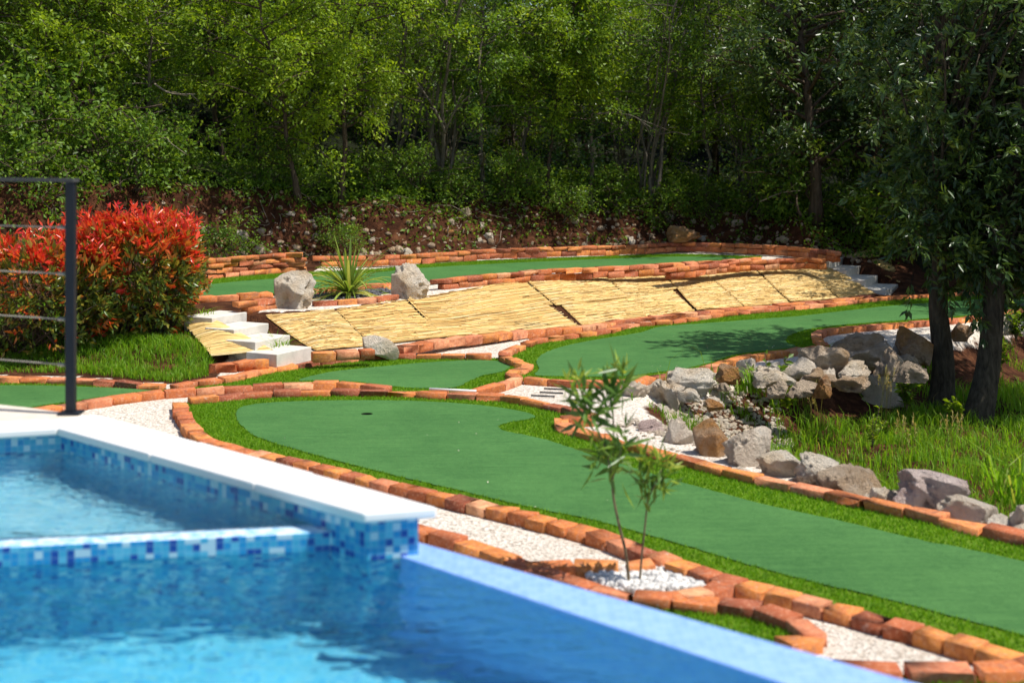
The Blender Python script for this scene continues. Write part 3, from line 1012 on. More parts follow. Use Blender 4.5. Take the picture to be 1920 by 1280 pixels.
def water_sheet(name, loop, origin, du, z, mat, step, waves, seed):
    """rippled water surface on a grid aligned with du"""
    rs = RS(seed)
    du = unit(np.asarray(du, float))
    dv = np.array([-du[1], du[0]])
    L = np.array([np.asarray(p, float)[:2] - origin for p in loop])
    uv = np.stack([L @ du, L @ dv], 1)
    u = np.arange(uv[:, 0].min(), uv[:, 0].max() + step, step)
    v = np.arange(np.floor(uv[:, 1].min() / step) * step, uv[:, 1].max() + step, step)
    U, Vv = np.meshgrid(u, v)
    P = origin + U.ravel()[:, None] * du + Vv.ravel()[:, None] * dv
    zz = np.zeros(len(P))
    for lam, amp, cnt in waves:
        for _ in range(cnt):
            a = rs.normal(math.radians(75), .75)
            kx, ky = math.cos(a), math.sin(a)
            l2 = lam * rs.uniform(.75, 1.3)
            zz += amp / math.sqrt(cnt) * np.sin((P[:, 0] * kx + P[:, 1] * ky) * 6.283 / l2 + rs.uniform(0, 6.28))
    V = np.c_[P, z + zz]
    nu = len(u)
    i, j = np.meshgrid(np.arange(nu - 1), np.arange(len(v) - 1))
    a = (j * nu + i).ravel()
    F = np.stack([a, a + 1, a + nu + 1, a + nu], 1)
    c = (P[F[:, 0]] + P[F[:, 2]]) / 2
    ok = inpoly(c, np.array([np.asarray(p, float)[:2] for p in loop]))
    F = F[ok]
    used = np.unique(F)
    re_ = np.full(len(V), -1)
    re_[used] = np.arange(len(used))
    o = link(name, tri_mesh(name, V[used], re_[F]), mat, None, True)
    tag(o, kind='structure')
    o.cycles.is_caustics_caster = True
    return o


water_sheet('spa_water', [wr + wn * .08, wl + wn * .08, Li + np.array([0, .05]), Ci0 + np.array([.05, .05]), Ci1 + np.array([.06, .03])], wr - wn * .004, -wd, ZS, M['spa_water'], .011,
            [(.30, .0010, 5), (.16, .0003, 5)], 3)
water_sheet('pool_water', [w_r + wd * 3.0 + wn * .06, w_r + wn * .06, w_r - wd * .1 + wn * .06, i0 - idr * .2 + np.array([.02, .0]), i0 + np.array([.012, .008]), ie + np.array([.012, .008]), ie + np.array([-6, -.5]), np.array([-5.0, 1.0])], o0, od, ZW, M['water'], .022,
            [(.60, .0022, 5), (.32, .0005, 5)], 5)
for o in pool.children:
    o.cycles.is_caustics_receiver = True
# terrace slab at the left edge
ts = WL([(-120, 745), (60, 764), (128, 774), (152, 779), (100, 786), (-120, 790)], .890)
o = prism('terrace_slab', ts, .0, .890, M['terrace'], None, (0, 0, 0), .006)
tag(o, kind='structure')

# railing
rp = W(133, 776, .889)
rail = empty('cable_railing', rp, 'dark cable railing with one black post at the pool edge', 'railing')
rd = np.array([-.916, .402, 0])
PH = 1.07


def boxpart(name, pts, r, mat, parent, n=4):
    V, F = tube(pts, r, n)
    a = Acc()
    a.add(V, F)
    return a.build(name, mat, parent)


def square_post(name, x, y, z0, z1, w, mat, parent, bev=.004):
    loop = [(x - w / 2, y - w / 2), (x + w / 2, y - w / 2), (x + w / 2, y + w / 2), (x - w / 2, y + w / 2)]
    return prism(name, loop, z0, z1, mat, parent, (0, 0, 0), bev)


pst = square_post('post', 0, 0, 0, PH, .042, M['steel_dark'], rail)
pl_ = square_post('base_plate', 0, 0, 0, .012, .10, M['steel_dark'], pst)
e2 = rd * 1.6
square_post('post', e2[0], e2[1], 0, PH, .042, M['steel_dark'], rail)
a = Acc()
pa, pb = -rd * .03, rd * 3.2
sd = np.array([rd[1], -rd[0], 0]) * .022
hr = [pa - sd, pb - sd, pb + sd, pa + sd]
prism('handrail', hr, PH, PH + .016, M['rail_grey'], rail)
for zz in (.86, .645, .435, .225):
    c_ = boxpart('cable', [np.array([0, 0, zz]) - rd * .0, np.array([0, 0, zz]) + rd * 3.2], .0032, M['cable'], rail, 6)
    boxpart('tensioner', [np.array([0, 0, zz]) + rd * .03, np.array([0, 0, zz]) + rd * .075], .008, M['cable'], c_, 6)


# ------------------------------------------------------------------ stairs
def stairs(label, corners, e, width, tread, seed):
    """corners: right front top corner of every step, top step first"""
    base = corners[-1]
    root = empty('concrete_stairs', (base[0], base[1], 0), label, 'stairs')
    e = unit(np.array(e))
    nrm = np.array([e[1], -e[0]])
    for c in corners:
        p = vec(c)
        q = p - e * width
        loop = [p, q, q - nrm * tread, p - nrm * tread]
        gz = float(H(np.array([p[0]]), np.array([p[1]]))[0])
        prism('step', loop, c[2] - .24, c[2], M['concrete'], root, (base[0], base[1], 0), .006, 2)
    return root


stairs('near flight of four pale concrete steps beside the red bush', ST_L, (.45, .89), .56, .36, 1)
stairs('far flight of four grey concrete steps at the shaded end of the reed mats', ST_R, (.45, .89), .9, .36, 2)


# ------------------------------------------------------------------ reed mats
def zlift(x, y):
    return H(np.asarray(x), np.asarray(y))


def reed_mat(label, quad, seed, lift=.02, dens=.0085):
    """quad: top-left, top-right, bottom-right, bottom-left (world xy); reeds run along the slope contour"""
    rs = RS(seed)
    tl, tr, br, bl_ = [np.asarray(q[:2], float) for q in quad]
    L = np.linalg.norm(bl_ - tl)
    nr = int(L / dens) + 1
    acc = Acc()
    c = (tl + tr + br + bl_) / 4
    # woven backing
    U, Vv = np.meshgrid(np.linspace(0, 1, 14), np.linspace(0, 1, 10))
    u, v = U.ravel()[:, None], Vv.ravel()[:, None]
    P = (tl * (1 - u) + tr * u) * (1 - v) + (bl_ * (1 - u) + br * u) * v
    
    def zz(P):
        return zlift(P[:, 0], P[:, 1]) + lift + (vnoise(P[:, 0], P[:, 1], seed, 2.2) - .5) * .022
    B = np.c_[P, zz(P) - .006]
    F = []
    for j in range(9):
        for i in range(13):
            a = j * 14 + i
            F += [(a, a + 1, a + 15), (a, a + 15, a + 14)]
    acc.add(B, np.array(F)[:, ::-1], .42)
    n = 13
    tt = np.linspace(0, 1, n)
    for k in range(nr):
        v = (k + rs.uniform(-.35, .35)) / max(nr - 1, 1)
        v = min(max(v, 0), 1)
        s0, s1 = rs.uniform(-.012, .02), 1 + rs.uniform(-.02, .012)
        # each row is made of two or three canes
        cuts = np.r_[s0, np.sort(rs.uniform(.08, .92, rs.randint(3, 7))), s1]
        for a_, b_ in zip(cuts[:-1], cuts[1:]):
            m = max(3, int((b_ - a_) * n) + 1)
            u = np.linspace(a_, b_, m)[:, None]
            dv = (rs.normal() * .010 + (u[:, 0] - u.mean()) * rs.normal() * .03 + np.cumsum(rs.normal(size=m)) * .001)[:, None]
            vv = np.clip(v + dv, -.01, 1.01)
            P = (tl * (1 - u) + tr * u) * (1 - vv) + (bl_ * (1 - u) + br * u) * vv
            pts = np.c_[P, zz(P) + .001 + rs.uniform(0, .013)]
            V, F2 = tube(pts, rs.uniform(.0030, .0046), 3, False)
            acc.add(V, F2, np.clip(rs.beta(1.8, 1.2), 0, 1))
    # loose ends sticking out at the cut edge
    z0 = float(zlift(np.array([c[0]]), np.array([c[1]]))[0])
    o = acc.build('reed_mat', M['reed'], None, False, origin=(c[0], c[1], z0))
    tag(o, label, 'reed mat', 'reed mats covering the slope')
    return o


seam_t = [(507, 589), (640, 581), (772, 563), (990, 528), (1130, 513), (1235, 504), (1312, 500), (1408, 494), (1498, 490), (1552, 489)]
seam_b = [(590, 656), (698, 645), (842, 631), (1090, 609), (1215, 595), (1305, 582), (1394, 574), (1480, 566), (1572, 559), (1640, 551)]
ST = [vec(W(*p, .42)) for p in seam_t]
SB = [vec(W_on(p[0], p[1], lambda x: toe_z(x) + .02)) for p in seam_b]
ST = [t + unit(t - b) * .10 for t, b in zip(ST, SB)]
mat_labels = {0: 'reed mat right beside the near concrete stairs', 1: 'reed mat between the white slab stone and the right hand boulder',
              2: ('upper reed mat just right of the grey boulder', 'lower reed mat just right of the white slab stone, above the gravel wedge'),
              3: ('upper reed mat in the middle of the slope', 'lower reed mat in the middle of the slope'),
              4: ('upper reed mat right of the middle, under the kerb', 'lower reed mat right of the middle, above the long green'),
              5: 'narrow full height reed mat, fourth from the far stairs', 6: 'full height reed mat third from the far stairs',
              7: 'reed mat with a tree shadow on it, second from the far stairs', 8: 'half shaded triangular reed mat touching the far stairs'}
for i in range(9):
    tl, tr, br, bl2 = ST[i], ST[i + 1], SB[i + 1], SB[i]
    g = .022
    ex = unit(tr - tl) * g
    tl, tr, br, bl2 = tl + ex, tr - ex * .3, br - ex * .3, bl2 + ex
    if isinstance(mat_labels[i], tuple):
        f = .5 + .06 * (i % 2)
        m1, m2 = tl + (bl2 - tl) * f, tr + (br - tr) * (f + .03)
        sh = unit(tr - tl) * (.10 if i % 2 else -.08)
        reed_mat(mat_labels[i][1], [tl + (bl2 - tl) * (f - .05) + sh, tr + (br - tr) * (f - .03) + sh, br + sh * .2, bl2 + sh * .2], 60 + i, .014)
        reed_mat(mat_labels[i][0], [tl, tr, m2, m1], 80 + i, .034)
    else:
        reed_mat(mat_labels[i], [tl, tr, br, bl2], 60 + i, .02 + .006 * (i % 2))


def reed_free(label, corners, seed):
    """mat over its own bilinear surface"""
    rs = RS(seed)
    tl, tr, br, bl_ = [np.asarray(q, float) for q in corners]
    L = np.linalg.norm(bl_ - tl)
    nr = int(L / .012) + 1
    acc = Acc()

    def S(u, v):
        P = (tl * (1 - u) + tr * u) * (1 - v) + (bl_ * (1 - u) + br * u) * v
        P[:, 2] += .05 * np.sin(np.pi * u[:, 0]) * np.sin(np.pi * np.clip(v[:, 0], 0, 1))
        return P
    U, Vv = np.meshgrid(np.linspace(0, 1, 10), np.linspace(0, 1, 10))
    B = S(U.ravel()[:, None], Vv.ravel()[:, None])
    B[:, 2] -= .008
    F = []
    for j in range(9):
        for i in range(9):
            a = j * 10 + i
            F += [(a, a + 1, a + 11), (a, a + 11, a + 10)]
    acc.add(B, np.array(F)[:, ::-1], .42)
    for k in range(nr):
        v = k / max(nr - 1, 1)
        u = np.linspace(rs.uniform(-.03, .02), 1 + rs.uniform(-.02, .03), 9)[:, None]
        vv = np.full_like(u, v) + (np.cumsum(rs.normal(size=9)) * .003)[:, None]
        V, F2 = tube(S(u, vv), rs.uniform(.0045, .007), 4, False)
        acc.add(V, F2, np.clip(rs.beta(2.4, 1.8), 0, 1))
    c = (tl + br) / 2
    tag(acc.build('reed_mat', M['reed'], None, False, origin=tuple(c)), label, 'reed mat', 'reed mats covering the slope')


reed_free('small bulging reed mat left of the near stairs', [W(334, 592, .39), W(396, 595, .41), W(510, 656, .18), W(398, 666, .15)], 95)


e3 = np.array([E_ST[0], E_ST[1], 0])
r1_, r4_ = np.array(ST_R[0]), np.array(ST_R[3])
reed_free('dull reed mat right of the far stairs', [r1_ + e3 * .06 + [0, 0, .02], r1_ + e3 * .75 + [.25, 0, .06], r4_ + e3 * .75 + [.2, 0, .05], r4_ + e3 * .06 + [0, 0, .03]], 96)


# ------------------------------------------------------------------ rocks
def rock_mesh(seed, sub=3, cuts=9, rough=.06):
    rs = RS(seed)
    bm = bmesh.new()
    bmesh.ops.create_icosphere(bm, subdivisions=sub, radius=1)
    V = np.array([v.co[:] for v in bm.verts])
    F = np.array([[v.index for v in f.verts] for f in bm.faces])
    bm.free()
    for _ in range(cuts):
        n = unit(rs.normal(size=3))
        d = rs.uniform(.5, .85)
        k = V @ n - d
        V = V - np.where(k > 0, k, 0)[:, None] * n * .92
    V /= np.abs(V).max()
    D = np.zeros(len(V))
    for f, a in ((1.8, 1.0), (3.6, .8), (7.5, .55), (15.0, .38), (30.0, .2)):
        for _ in range(3):
            w = rs.normal(size=3) * f
            k = V @ w + rs.uniform(0, 6.28)
            D += a * (1 - 2 * np.abs(np.sin(k * .5))) / 3      # ridged: sharp creases
    V = V + unit(V) * (D * rough * 2.4)[:, None]
    for _ in range(cuts):
        n = unit(rs.normal(size=3))
        d = np.percentile(V @ n, rs.uniform(86, 97))
        k = V @ n - d
        V = V - np.where(k > 0, k, 0)[:, None] * n * .93
    V[:, 2] = np.maximum(V[:, 2], np.percentile(V[:, 2], 22))
    V -= (V.max(0) + V.min(0)) / 2
    V /= (V.max(0) - V.min(0)) / 2
    return V, F


def rock(x0, y0_, x1, y1, mat, label, zb=None, seed=1, depth=.75, sub=5, sharp=.095, tilt=0.0, name='boulder', cat='boulder', cuts=9, group=None):
    """pixel box of the visible rock; its foot stands on the ground"""
    if zb is None:
        z = 0.0
        for _ in range(6):
            p = W((x0 + x1) / 2, y1, z)
            z = float(H(np.array([p[0]]), np.array([p[1]]))[0])
    else:
        z = zb
    s = (y1 - Y0) / (CZ - z)
    w = (x1 - x0) / s
    h = (y1 - y0_) / s * 1.03 + .03
    p = W((x0 + x1) / 2, y1, z)
    V, F = rock_mesh(seed, sub, cuts, sharp)
    V = V * np.array([w / 2, w * depth / 2, h / 2])
    if tilt:
        cs, sn = math.cos(tilt), math.sin(tilt)
        V = V @ np.array([[cs, 0, sn], [0, 1, 0], [-sn, 0, cs]])
    me = tri_mesh(name, V, F)
    o = link(name, me, M[mat], None, False)
    o.location = (p[0], p[1] + w * depth * .38, z + h / 2 - .03)
    tag(o, label, cat, group)
    return o


R = rock
R(1244, 785, 1313, 833, 'rock_grey', 'pale grey boulder left of the rust coloured boulder', seed=101)
R(1303, 790, 1382, 856, 'rock_orange', 'angular rust coloured boulder on the gravel beside the grass', seed=112, sharp=.03, cuts=14)
R(1357, 807, 1452, 874, 'rock_grey', 'rough grey boulder right of the rust coloured boulder', seed=103)
R(1419, 853, 1513, 896, 'rock_white', 'low pale boulder below the rough grey one', seed=104)
R(1490, 851, 1602, 912, 'rock_white', 'white boulder with two peaks in the roadside row', seed=105)
R(1538, 883, 1668, 930, 'rock_brown', 'low brownish grey boulder right of the two peaked one', seed=106)
R(1635, 919, 1690, 943, 'rock_white', 'small flat stone between the brownish and the pinkish boulders', seed=107, name='stone', cat='stone')
R(1680, 890, 1824, 958, 'rock_pink', 'large pinkish domed boulder beside the tall grass', seed=108)
R(1762, 938, 1905, 988, 'rock_grey', 'low wide grey boulder in front of the pinkish domed one', seed=109)
R(1850, 970, 1913, 998, 'rock_white', 'small white stone against the brick border near the right edge', seed=110, name='stone', cat='stone')
R(1900, 950, 1960, 1000, 'rock_grey', 'grey boulder cut by the right edge of the photo', seed=111)
R(1198, 788, 1246, 810, 'rock_pink', 'small pinkish stone on the white gravel behind the sapling', seed=113, name='stone', cat='stone')
R(1200, 714, 1288, 764, 'rock_white', 'jagged white boulder behind the sapling top, nearest the camera in the upper pile', seed=114)
R(1250, 692, 1345, 738, 'rock_white', 'long white boulder along the brick border of the long green', seed=115)
R(1342, 683, 1393, 716, 'rock_orange', 'orange topped boulder between white and bluish ones', seed=116)
R(1382, 673, 1418, 704, 'rock_grey', 'small bluish grey boulder above the grass tuft', seed=117)
R(1500, 650, 1598, 704, 'rock_brown', 'shaded brown boulder at the end of the brick border corner', seed=118)
R(1570, 630, 1700, 690, 'rock_brown', 'largest dark boulder in the shaded pile by the oak', seed=119)
R(1688, 616, 1755, 682, 'rock_orange', 'sunlit yellowish boulder left of the near oak trunk', seed=120)
R(1786, 605, 1828, 636, 'rock_orange', 'sunlit tan boulder between the two oak trunks', seed=121)
R(1527, 704, 1564, 742, 'rock_orange', 'small rusty boulder low in the shaded pile', seed=122)
R(1574, 694, 1604, 721, 'rock_grey', 'small grey stone in the middle of the shaded pile', seed=123, name='stone', cat='stone')
R(1678, 680, 1742, 712, 'rock_brown', 'flat brown boulder touching the near oak trunk', seed=124)
R(1492, 684, 1540, 704, 'rock_grey', 'small flat bluish stone left in the shaded pile', seed=125, name='stone', cat='stone')
R(1612, 698, 1704, 768, 'rock_grey', 'tall grey slab leaning in the shaded grass', seed=126, depth=.45)
R(1864, 590, 1915, 624, 'rock_white', 'pale boulder right of the oak trunks', seed=127)
R(1652, 490, 1690, 521, 'rock_grey', 'grey boulder beside the far stairs under the trees', seed=128)
R(1252, 424, 1320, 452, 'rock_orange', 'orange boulder half buried at the right end of the soil bank', zb=.62, seed=129)
R(508, 511, 590, 580, 'rock_white', 'white boulder with a notched foot left of the strap leaved plant', zb=ZUP, seed=141, cuts=7, sharp=.11)
R(733, 495, 805, 560, 'rock_white', 'grey and white boulder right of the strap leaved plant', zb=ZUP, seed=142, cuts=8)
R(674, 634, 752, 662, 'rock_white', 'flat white slab stone lying on the foot of the reed mats', zb=.10, seed=143, depth=.45, tilt=-.42, sharp=.025, cuts=14, name='slab_stone', cat='stone')
R(1410, 690, 1500, 720, 'rock_white', 'pale flat boulder set in the rubble slope', seed=144)
R(1440, 716, 1480, 742, 'rock_brown', 'brown stone at the top of the shaded grass', seed=145, name='stone', cat='stone')
R(1640, 655, 1700, 700, 'rock_brown', 'brown boulder below the largest dark one', seed=146)
R(1165, 716, 1215, 745, 'rock_grey', 'grey boulder hidden behind the sapling leaves', seed=147)


rsl = RS(555)
for i in range(26):
    f = rsl.rand()
    px = 1275 + f * 440
    py = np.interp(px, [1275, 1400, 1500, 1600, 1715], [726, 705, 690, 676, 662]) + rsl.uniform(-8, 62)
    wpx = rsl.uniform(22, 46) if f < .45 else rsl.uniform(34, 82)
    rock(px - wpx / 2, py - wpx * rsl.uniform(.28, .48), px + wpx / 2, py, ['rock_white', 'rock_brown', 'rock_white', 'rock_orange'][i % 4] if f < .45 else ['rock_brown', 'rock_white', 'rock_brown', 'rock_grey'][i % 4],
         'jagged limestone rock wedged into the broken ledge between the long green and the meadow', seed=600 + i, sub=4, sharp=.12, name='ledge_rock', cat='rock', group='rocks of the broken ledge')


def stones_stuff(name, pos, size, mat, seed, sub=1, flat=.7):
    rs = RS(seed)
    acc = Acc()
    protos = [rock_mesh(seed + i, sub, 5, .05) for i in range(6)]
    for p, s in zip(pos, size):
        V, F = protos[rs.randint(6)]
        a = rs.uniform(0, 6.28)
        cs, sn = math.cos(a), math.sin(a)
        V = (V * np.array([1, rs.uniform(.6, 1), flat * rs.uniform(.6, 1.1)])) @ np.array([[cs, -sn, 0], [sn, cs, 0], [0, 0, 1]])
        acc.add(V * s + np.asarray(p), F)
    o = acc.build(name, M[mat], None, False)
    tag(o, kind='stuff')
    return o


rs = RS(7)
# rubble slope below the long green
P = np.array([W(*p, -.03)[:2] for p in zip(rs.uniform(1215, 1500, 3000), rs.uniform(700, 800, 3000))])
k = inpoly(P, HOLLOW) & (polydist(P, EA) < .95) & (P[:, 0] < 2.5) & (P[:, 0] > 1.25)
P = P[k]
stones_stuff('rubble', np.c_[P, H(P[:, 0], P[:, 1]) + .005], rs.uniform(.008, .036, len(P)), 'rock_white', 31)
# chippings round the boulders of the border
EBn = np.array(EB[1:8])
P = []
for a_, b_ in zip(EBn[:-1], EBn[1:]):
    for _ in range(70):
        f = rs.rand()
        P.append(a_ * (1 - f) + b_ * f + rs.normal(size=2) * .13)
P = np.array(P)
stones_stuff('chippings', np.c_[P, H(P[:, 0], P[:, 1]) + .004], rs.gamma(2, .008, len(P)) + .006, 'rock_grey', 35)
# pebbles and chips
pb = np.array([W(*p)[:2] for p in [(1095, 1082), (1150, 1074), (1230, 1071), (1300, 1080), (1340, 1096), (1310, 1108), (1200, 1112), (1130, 1104)]])
P = rs.uniform(pb.min(0), pb.max(0), (1900, 2))
P = P[inpoly(P, pb)]
stones_stuff('white_pebbles', np.c_[P, rs.uniform(.0, .03, len(P))], rs.uniform(.013, .026, len(P)), 'pebble', 41, 1, .75)
pb = np.array([W(*p, ZUP)[:2] for p in [(585, 560), (600, 548), (720, 540), (740, 550), (650, 562)]])
P = rs.uniform(pb.min(0), pb.max(0), (900, 2))
P = P[inpoly(P, pb)]
stones_stuff('dark_stone_chips', np.c_[P, np.full(len(P), ZUP + .01)], rs.uniform(.012, .03, len(P)), 'slate', 51)
# small stones in the red bank
n = 620
X = rs.uniform(-5.2, 5.6, n)
yb_ = np.interp(X, foot[:, 0], foot[:, 1])
t = rs.beta(1.2, 2.2, n) * 1.1
P = np.stack([X, yb_ + t + .02], 1)
stones_stuff('bank_rubble', np.c_[P, H(P[:, 0], P[:, 1]) - .004], rs.gamma(2.0, .012, n) + .008, 'rock_brown', 61, 2)
protos = []
for i in range(46):
    x = rs.uniform(-4.6, 5.4)
    yb1 = float(np.interp(x, foot[:, 0], foot[:, 1]))
    y = yb1 + .05 + rs.beta(1.3, 2.0) * 1.0
    s = rs.uniform(.045, .11)
    if i < 5:
        V, F = rock_mesh(300 + i, 3, 9, .11)
        me = tri_mesh('bank_stone', V, F)
        o = link('bank_stone', me, M[['rock_white', 'rock_brown', 'rock_orange', 'rock_grey', 'rock_brown'][i]])
        protos.append(o)
    else:
        o = protos[i % 5].copy()
        COL.objects.link(o)
    o.scale = (s, s * rs.uniform(.6, .9), s * rs.uniform(.5, .85))
    o.rotation_euler = (rs.normal() * .3, rs.normal() * .3, rs.uniform(0, 6.28))
    o.location = (x, y, float(H(np.array([x]), np.array([y]))[0]) - .008)
    tag(o, 'pale limestone fragment lying on the red soil bank', 'stone', 'pale stones on the red soil bank')


# ------------------------------------------------------------------ grass and low plants
def grass(name, poly_fn, n, box, hrange, width, seed, tone=(2, 2), mat='grass'):
    rs = RS(seed)
    P = np.stack([rs.uniform(box[0], box[1], n), rs.uniform(box[2], box[3], n)], 1)
    P = P[poly_fn(P)]
    cl = vnoise(P[:, 0], P[:, 1], seed, 3.0)
    P = P[rs.rand(len(P)) < .45 + cl]
    N = len(P)
    cl = vnoise(P[:, 0], P[:, 1], seed, 3.0)
    pos = np.c_[P, H(P[:, 0], P[:, 1]) - .01]
    ang = rs.uniform(0, 2 * np.pi, N)
    lean = np.stack([np.cos(ang), np.sin(ang), np.zeros(N)], 1)
    a = Acc()
    h = rs.uniform(hrange[0], hrange[1], N) * (.5 + cl)
    blades(a, pos, lean * rs.uniform(.2, 1.2, N)[:, None], h, width, np.clip(rs.beta(*tone, N) * .8 + .1 * cl, 0, 1) + (rs.rand(N) < .04) * .3, rs, .6)
    o = a.build(name, M[mat])
    tag(o, kind='stuff')
    return o


def in_hollow(P):
    da, db = polydist(P, EA), polydist(P, EB)
    keep = inpoly(P, HOLLOW) & (db > .22)
    return keep & ((da > np.where(P[:, 0] < 1.9, .30, .75) + .4 * vnoise(P[:, 0], P[:, 1], 4, 2.0)) | (vnoise(P[:, 0], P[:, 1], 14, 2.2) > .72))


grass('wild_grass', in_hollow, 62000, (1.0, 6.5, 6, 17.5), (.06, .19), .009, 71)
grass('tall_grass', in_hollow, 500, (1.0, 6.5, 6, 17.5), (.25, .48), .006, 72, (3, 1.4))


def on_mound(P):
    g3 = np.array([W(*p)[:2] for p in g3_row + m1_row[:4]])
    yr = np.interp(P[:, 0], g3[:, 0], g3[:, 1])
    lawn = np.array([W(p[0], p[1], .05)[:2] for p in [(-200, 640), (330, 590), (352, 640), (405, 668), (398, 690), (372, 712), (-200, 730)]])
    z = H(P[:, 0], P[:, 1])
    seen = np.c_[CX + P[:, 0] * FP / P[:, 1], Y0 + (CZ - z) * FP / P[:, 1]]
    matted = inpoly(seen, np.array([(338, 575), (470, 575), (600, 655), (520, 670), (404, 676), (360, 640)]))
    return inpoly(P, lawn) & (P[:, 1] > yr + .10) & ~matted


grass('lawn_grass', on_mound, 46000, (-6, -2.4, 12.2, 15.2), (.04, .13), .008, 73)


def tuft(label, px, py, z, n, h, w, seed, mat='grass', spread=.06, tone=(2, 2), name='grass_tuft', cat='grass tuft', bend=.9):
    rs = RS(seed)
    p = W(px, py, z)
    pos = rs.normal(size=(n, 3)) * np.array([spread, spread, 0])
    ang = rs.uniform(0, 6.28, n)
    lean = np.stack([np.cos(ang), np.sin(ang), np.zeros(n)], 1) * rs.uniform(.3, 1.3, n)[:, None]
    a = Acc()
    blades(a, pos, lean, rs.uniform(.5, 1, n) * h, w, rs.beta(*tone, n), rs, bend)
    o = a.build(name, M[mat])
    o.location = p
    tag(o, label, cat)
    return o


tuft('arching grass tuft at the foot of the near stairs', 520, 672, .05, 90, .36, .012, 81)
tuft('thin grass sprouting on the top step beside the reed mat', 385, 600, .36, 30, .2, .008, 82)
tuft('green strap leaved tuft among the stones under the orange topped boulder', 1408, 735, -.10, 60, .36, .016, 83)
tuft('thin grass sprouting through the reed mat below the grey boulder', 815, 580, .25, 22, .22, .006, 84)
tuft('thin weed growing through the lower reed mat near the white slab stone', 780, 610, .15, 26, .14, .008, 85)
tuft('tall arching grass clump at the right edge beside the pinkish boulder', 1890, 945, -.05, 60, .55, .014, 86)
tuft('faint sprout on the reed mat next to the near stairs', 620, 640, .12, 18, .16, .006, 87)
tuft('grass clump at the brick border below the near stairs', 605, 668, .03, 25, .12, .008, 88)


def weed(label, px, py, z, h, n, seed, mat='leaf_bright', lw=.05, ll=.09, name='weed', cat='weed'):
    """a leafy low plant: stems plus leaves"""
    rs = RS(seed)
    root = empty(name, W(px, py, z), label, cat)
    st, lf = Acc(), Acc()
    for i in range(n):
        ang = rs.uniform(0, 6.28)
        sp = rs.uniform(.1, .6)
        m = 7
        t = np.linspace(0, 1, m)
        hh = h * rs.uniform(.55, 1)
        pts = np.stack([np.cos(ang) * sp * hh * t ** 1.4, np.sin(ang) * sp * hh * t ** 1.4, hh * t], 1)
        V, F = tube(pts, np.linspace(.005, .0015, m), 4)
        st.add(V, F)
        k = rs.randint(10, 18)
        tt = rs.uniform(.25, 1, k)
        pos = np.stack([np.interp(tt, t, pts[:, j]) for j in range(3)], 1)
        a2 = rs.uniform(0, 6.28, k)
        d = np.stack([np.cos(a2), np.sin(a2), rs.uniform(-.2, .6, k)], 1)
        leaves(lf, pos, d, rs.uniform(.6, 1, k) * ll, rs.uniform(.7, 1, k) * lw, rs.beta(2, 2, k), rs)
    st.build('stem', M['green_stem'], root)
    lf.build('foliage', M[mat], root)
    return root


weed('broad leaved weed at the top of the sunny grass, left of the shade', 1475, 770, -.25, .28, 7, 91)
weed('leafy dark weed in front of the shaded boulder pile', 1440, 745, -.2, .4, 10, 92, 'leaf_mid')
weed('leafy weed growing at the foot of the near oak trunk', 1700, 770, -.38, .45, 10, 93, 'leaf_mid')
weed('yellow green weed in the middle of the grass', 1635, 838, -.4, .35, 7, 94, 'leaf_bright', .02, .06)
weed('bright weed clump right of the far oak trunk', 1870, 700, -.3, .45, 14, 95, 'leaf_bright')
weed('green bush at the right edge below the pale boulder', 1905, 640, -.1, .5, 16, 96, 'leaf_mid')
weed('small bright weed in front of the oak trunks', 1790, 790, -.42, .25, 8, 97, 'leaf_bright')


# grass seed heads
def seedhead(label, px, py, z, h, seed, col='grass'):
    rs = RS(seed)
    a = Acc()
    for i in range(7):
        ang, sp = rs.uniform(0, 6.28), rs.uniform(.05, .3)
        t = np.linspace(0, 1, 6)
        hh = h * rs.uniform(.7, 1)
        pts = np.stack([np.cos(ang) * sp * hh * t ** 2, np.sin(ang) * sp * hh * t ** 2, hh * t], 1) + np.r_[rs.normal(size=2) * .04, 0]
        V, F = tube(pts, .0022, 3)
        a.add(V, F, .95)
        m = 16
        pos = pts[-1] - np.c_[np.zeros((m, 2)), rs.uniform(0, .12, m)]
        leaves(a, pos, rs.normal(size=(m, 3)) * .5 + [0, 0, 1], .025, .008, np.full(m, 1.0), rs)
    o = a.build('flowering_grass', M['grass'])
    o.location = W(px, py, z)
    tag(o, label, 'grass')


seedhead('dry feathery grass stalks in the half shade of the hollow', 1530, 800, -.35, .45, 101)
seedhead('pale flowering grass stalks left of the oak trunks', 1660, 790, -.4, .55, 102)
seedhead('brownish grass stalks beside the leafy dark weed', 1500, 760, -.3, .4, 103)
seedhead('flowering grass stalks in the right part of the meadow', 1790, 860, -.35, .4, 104)
seedhead('flowering grass stalks behind the pinkish domed boulder', 1700, 870, -.3, .4, 105)


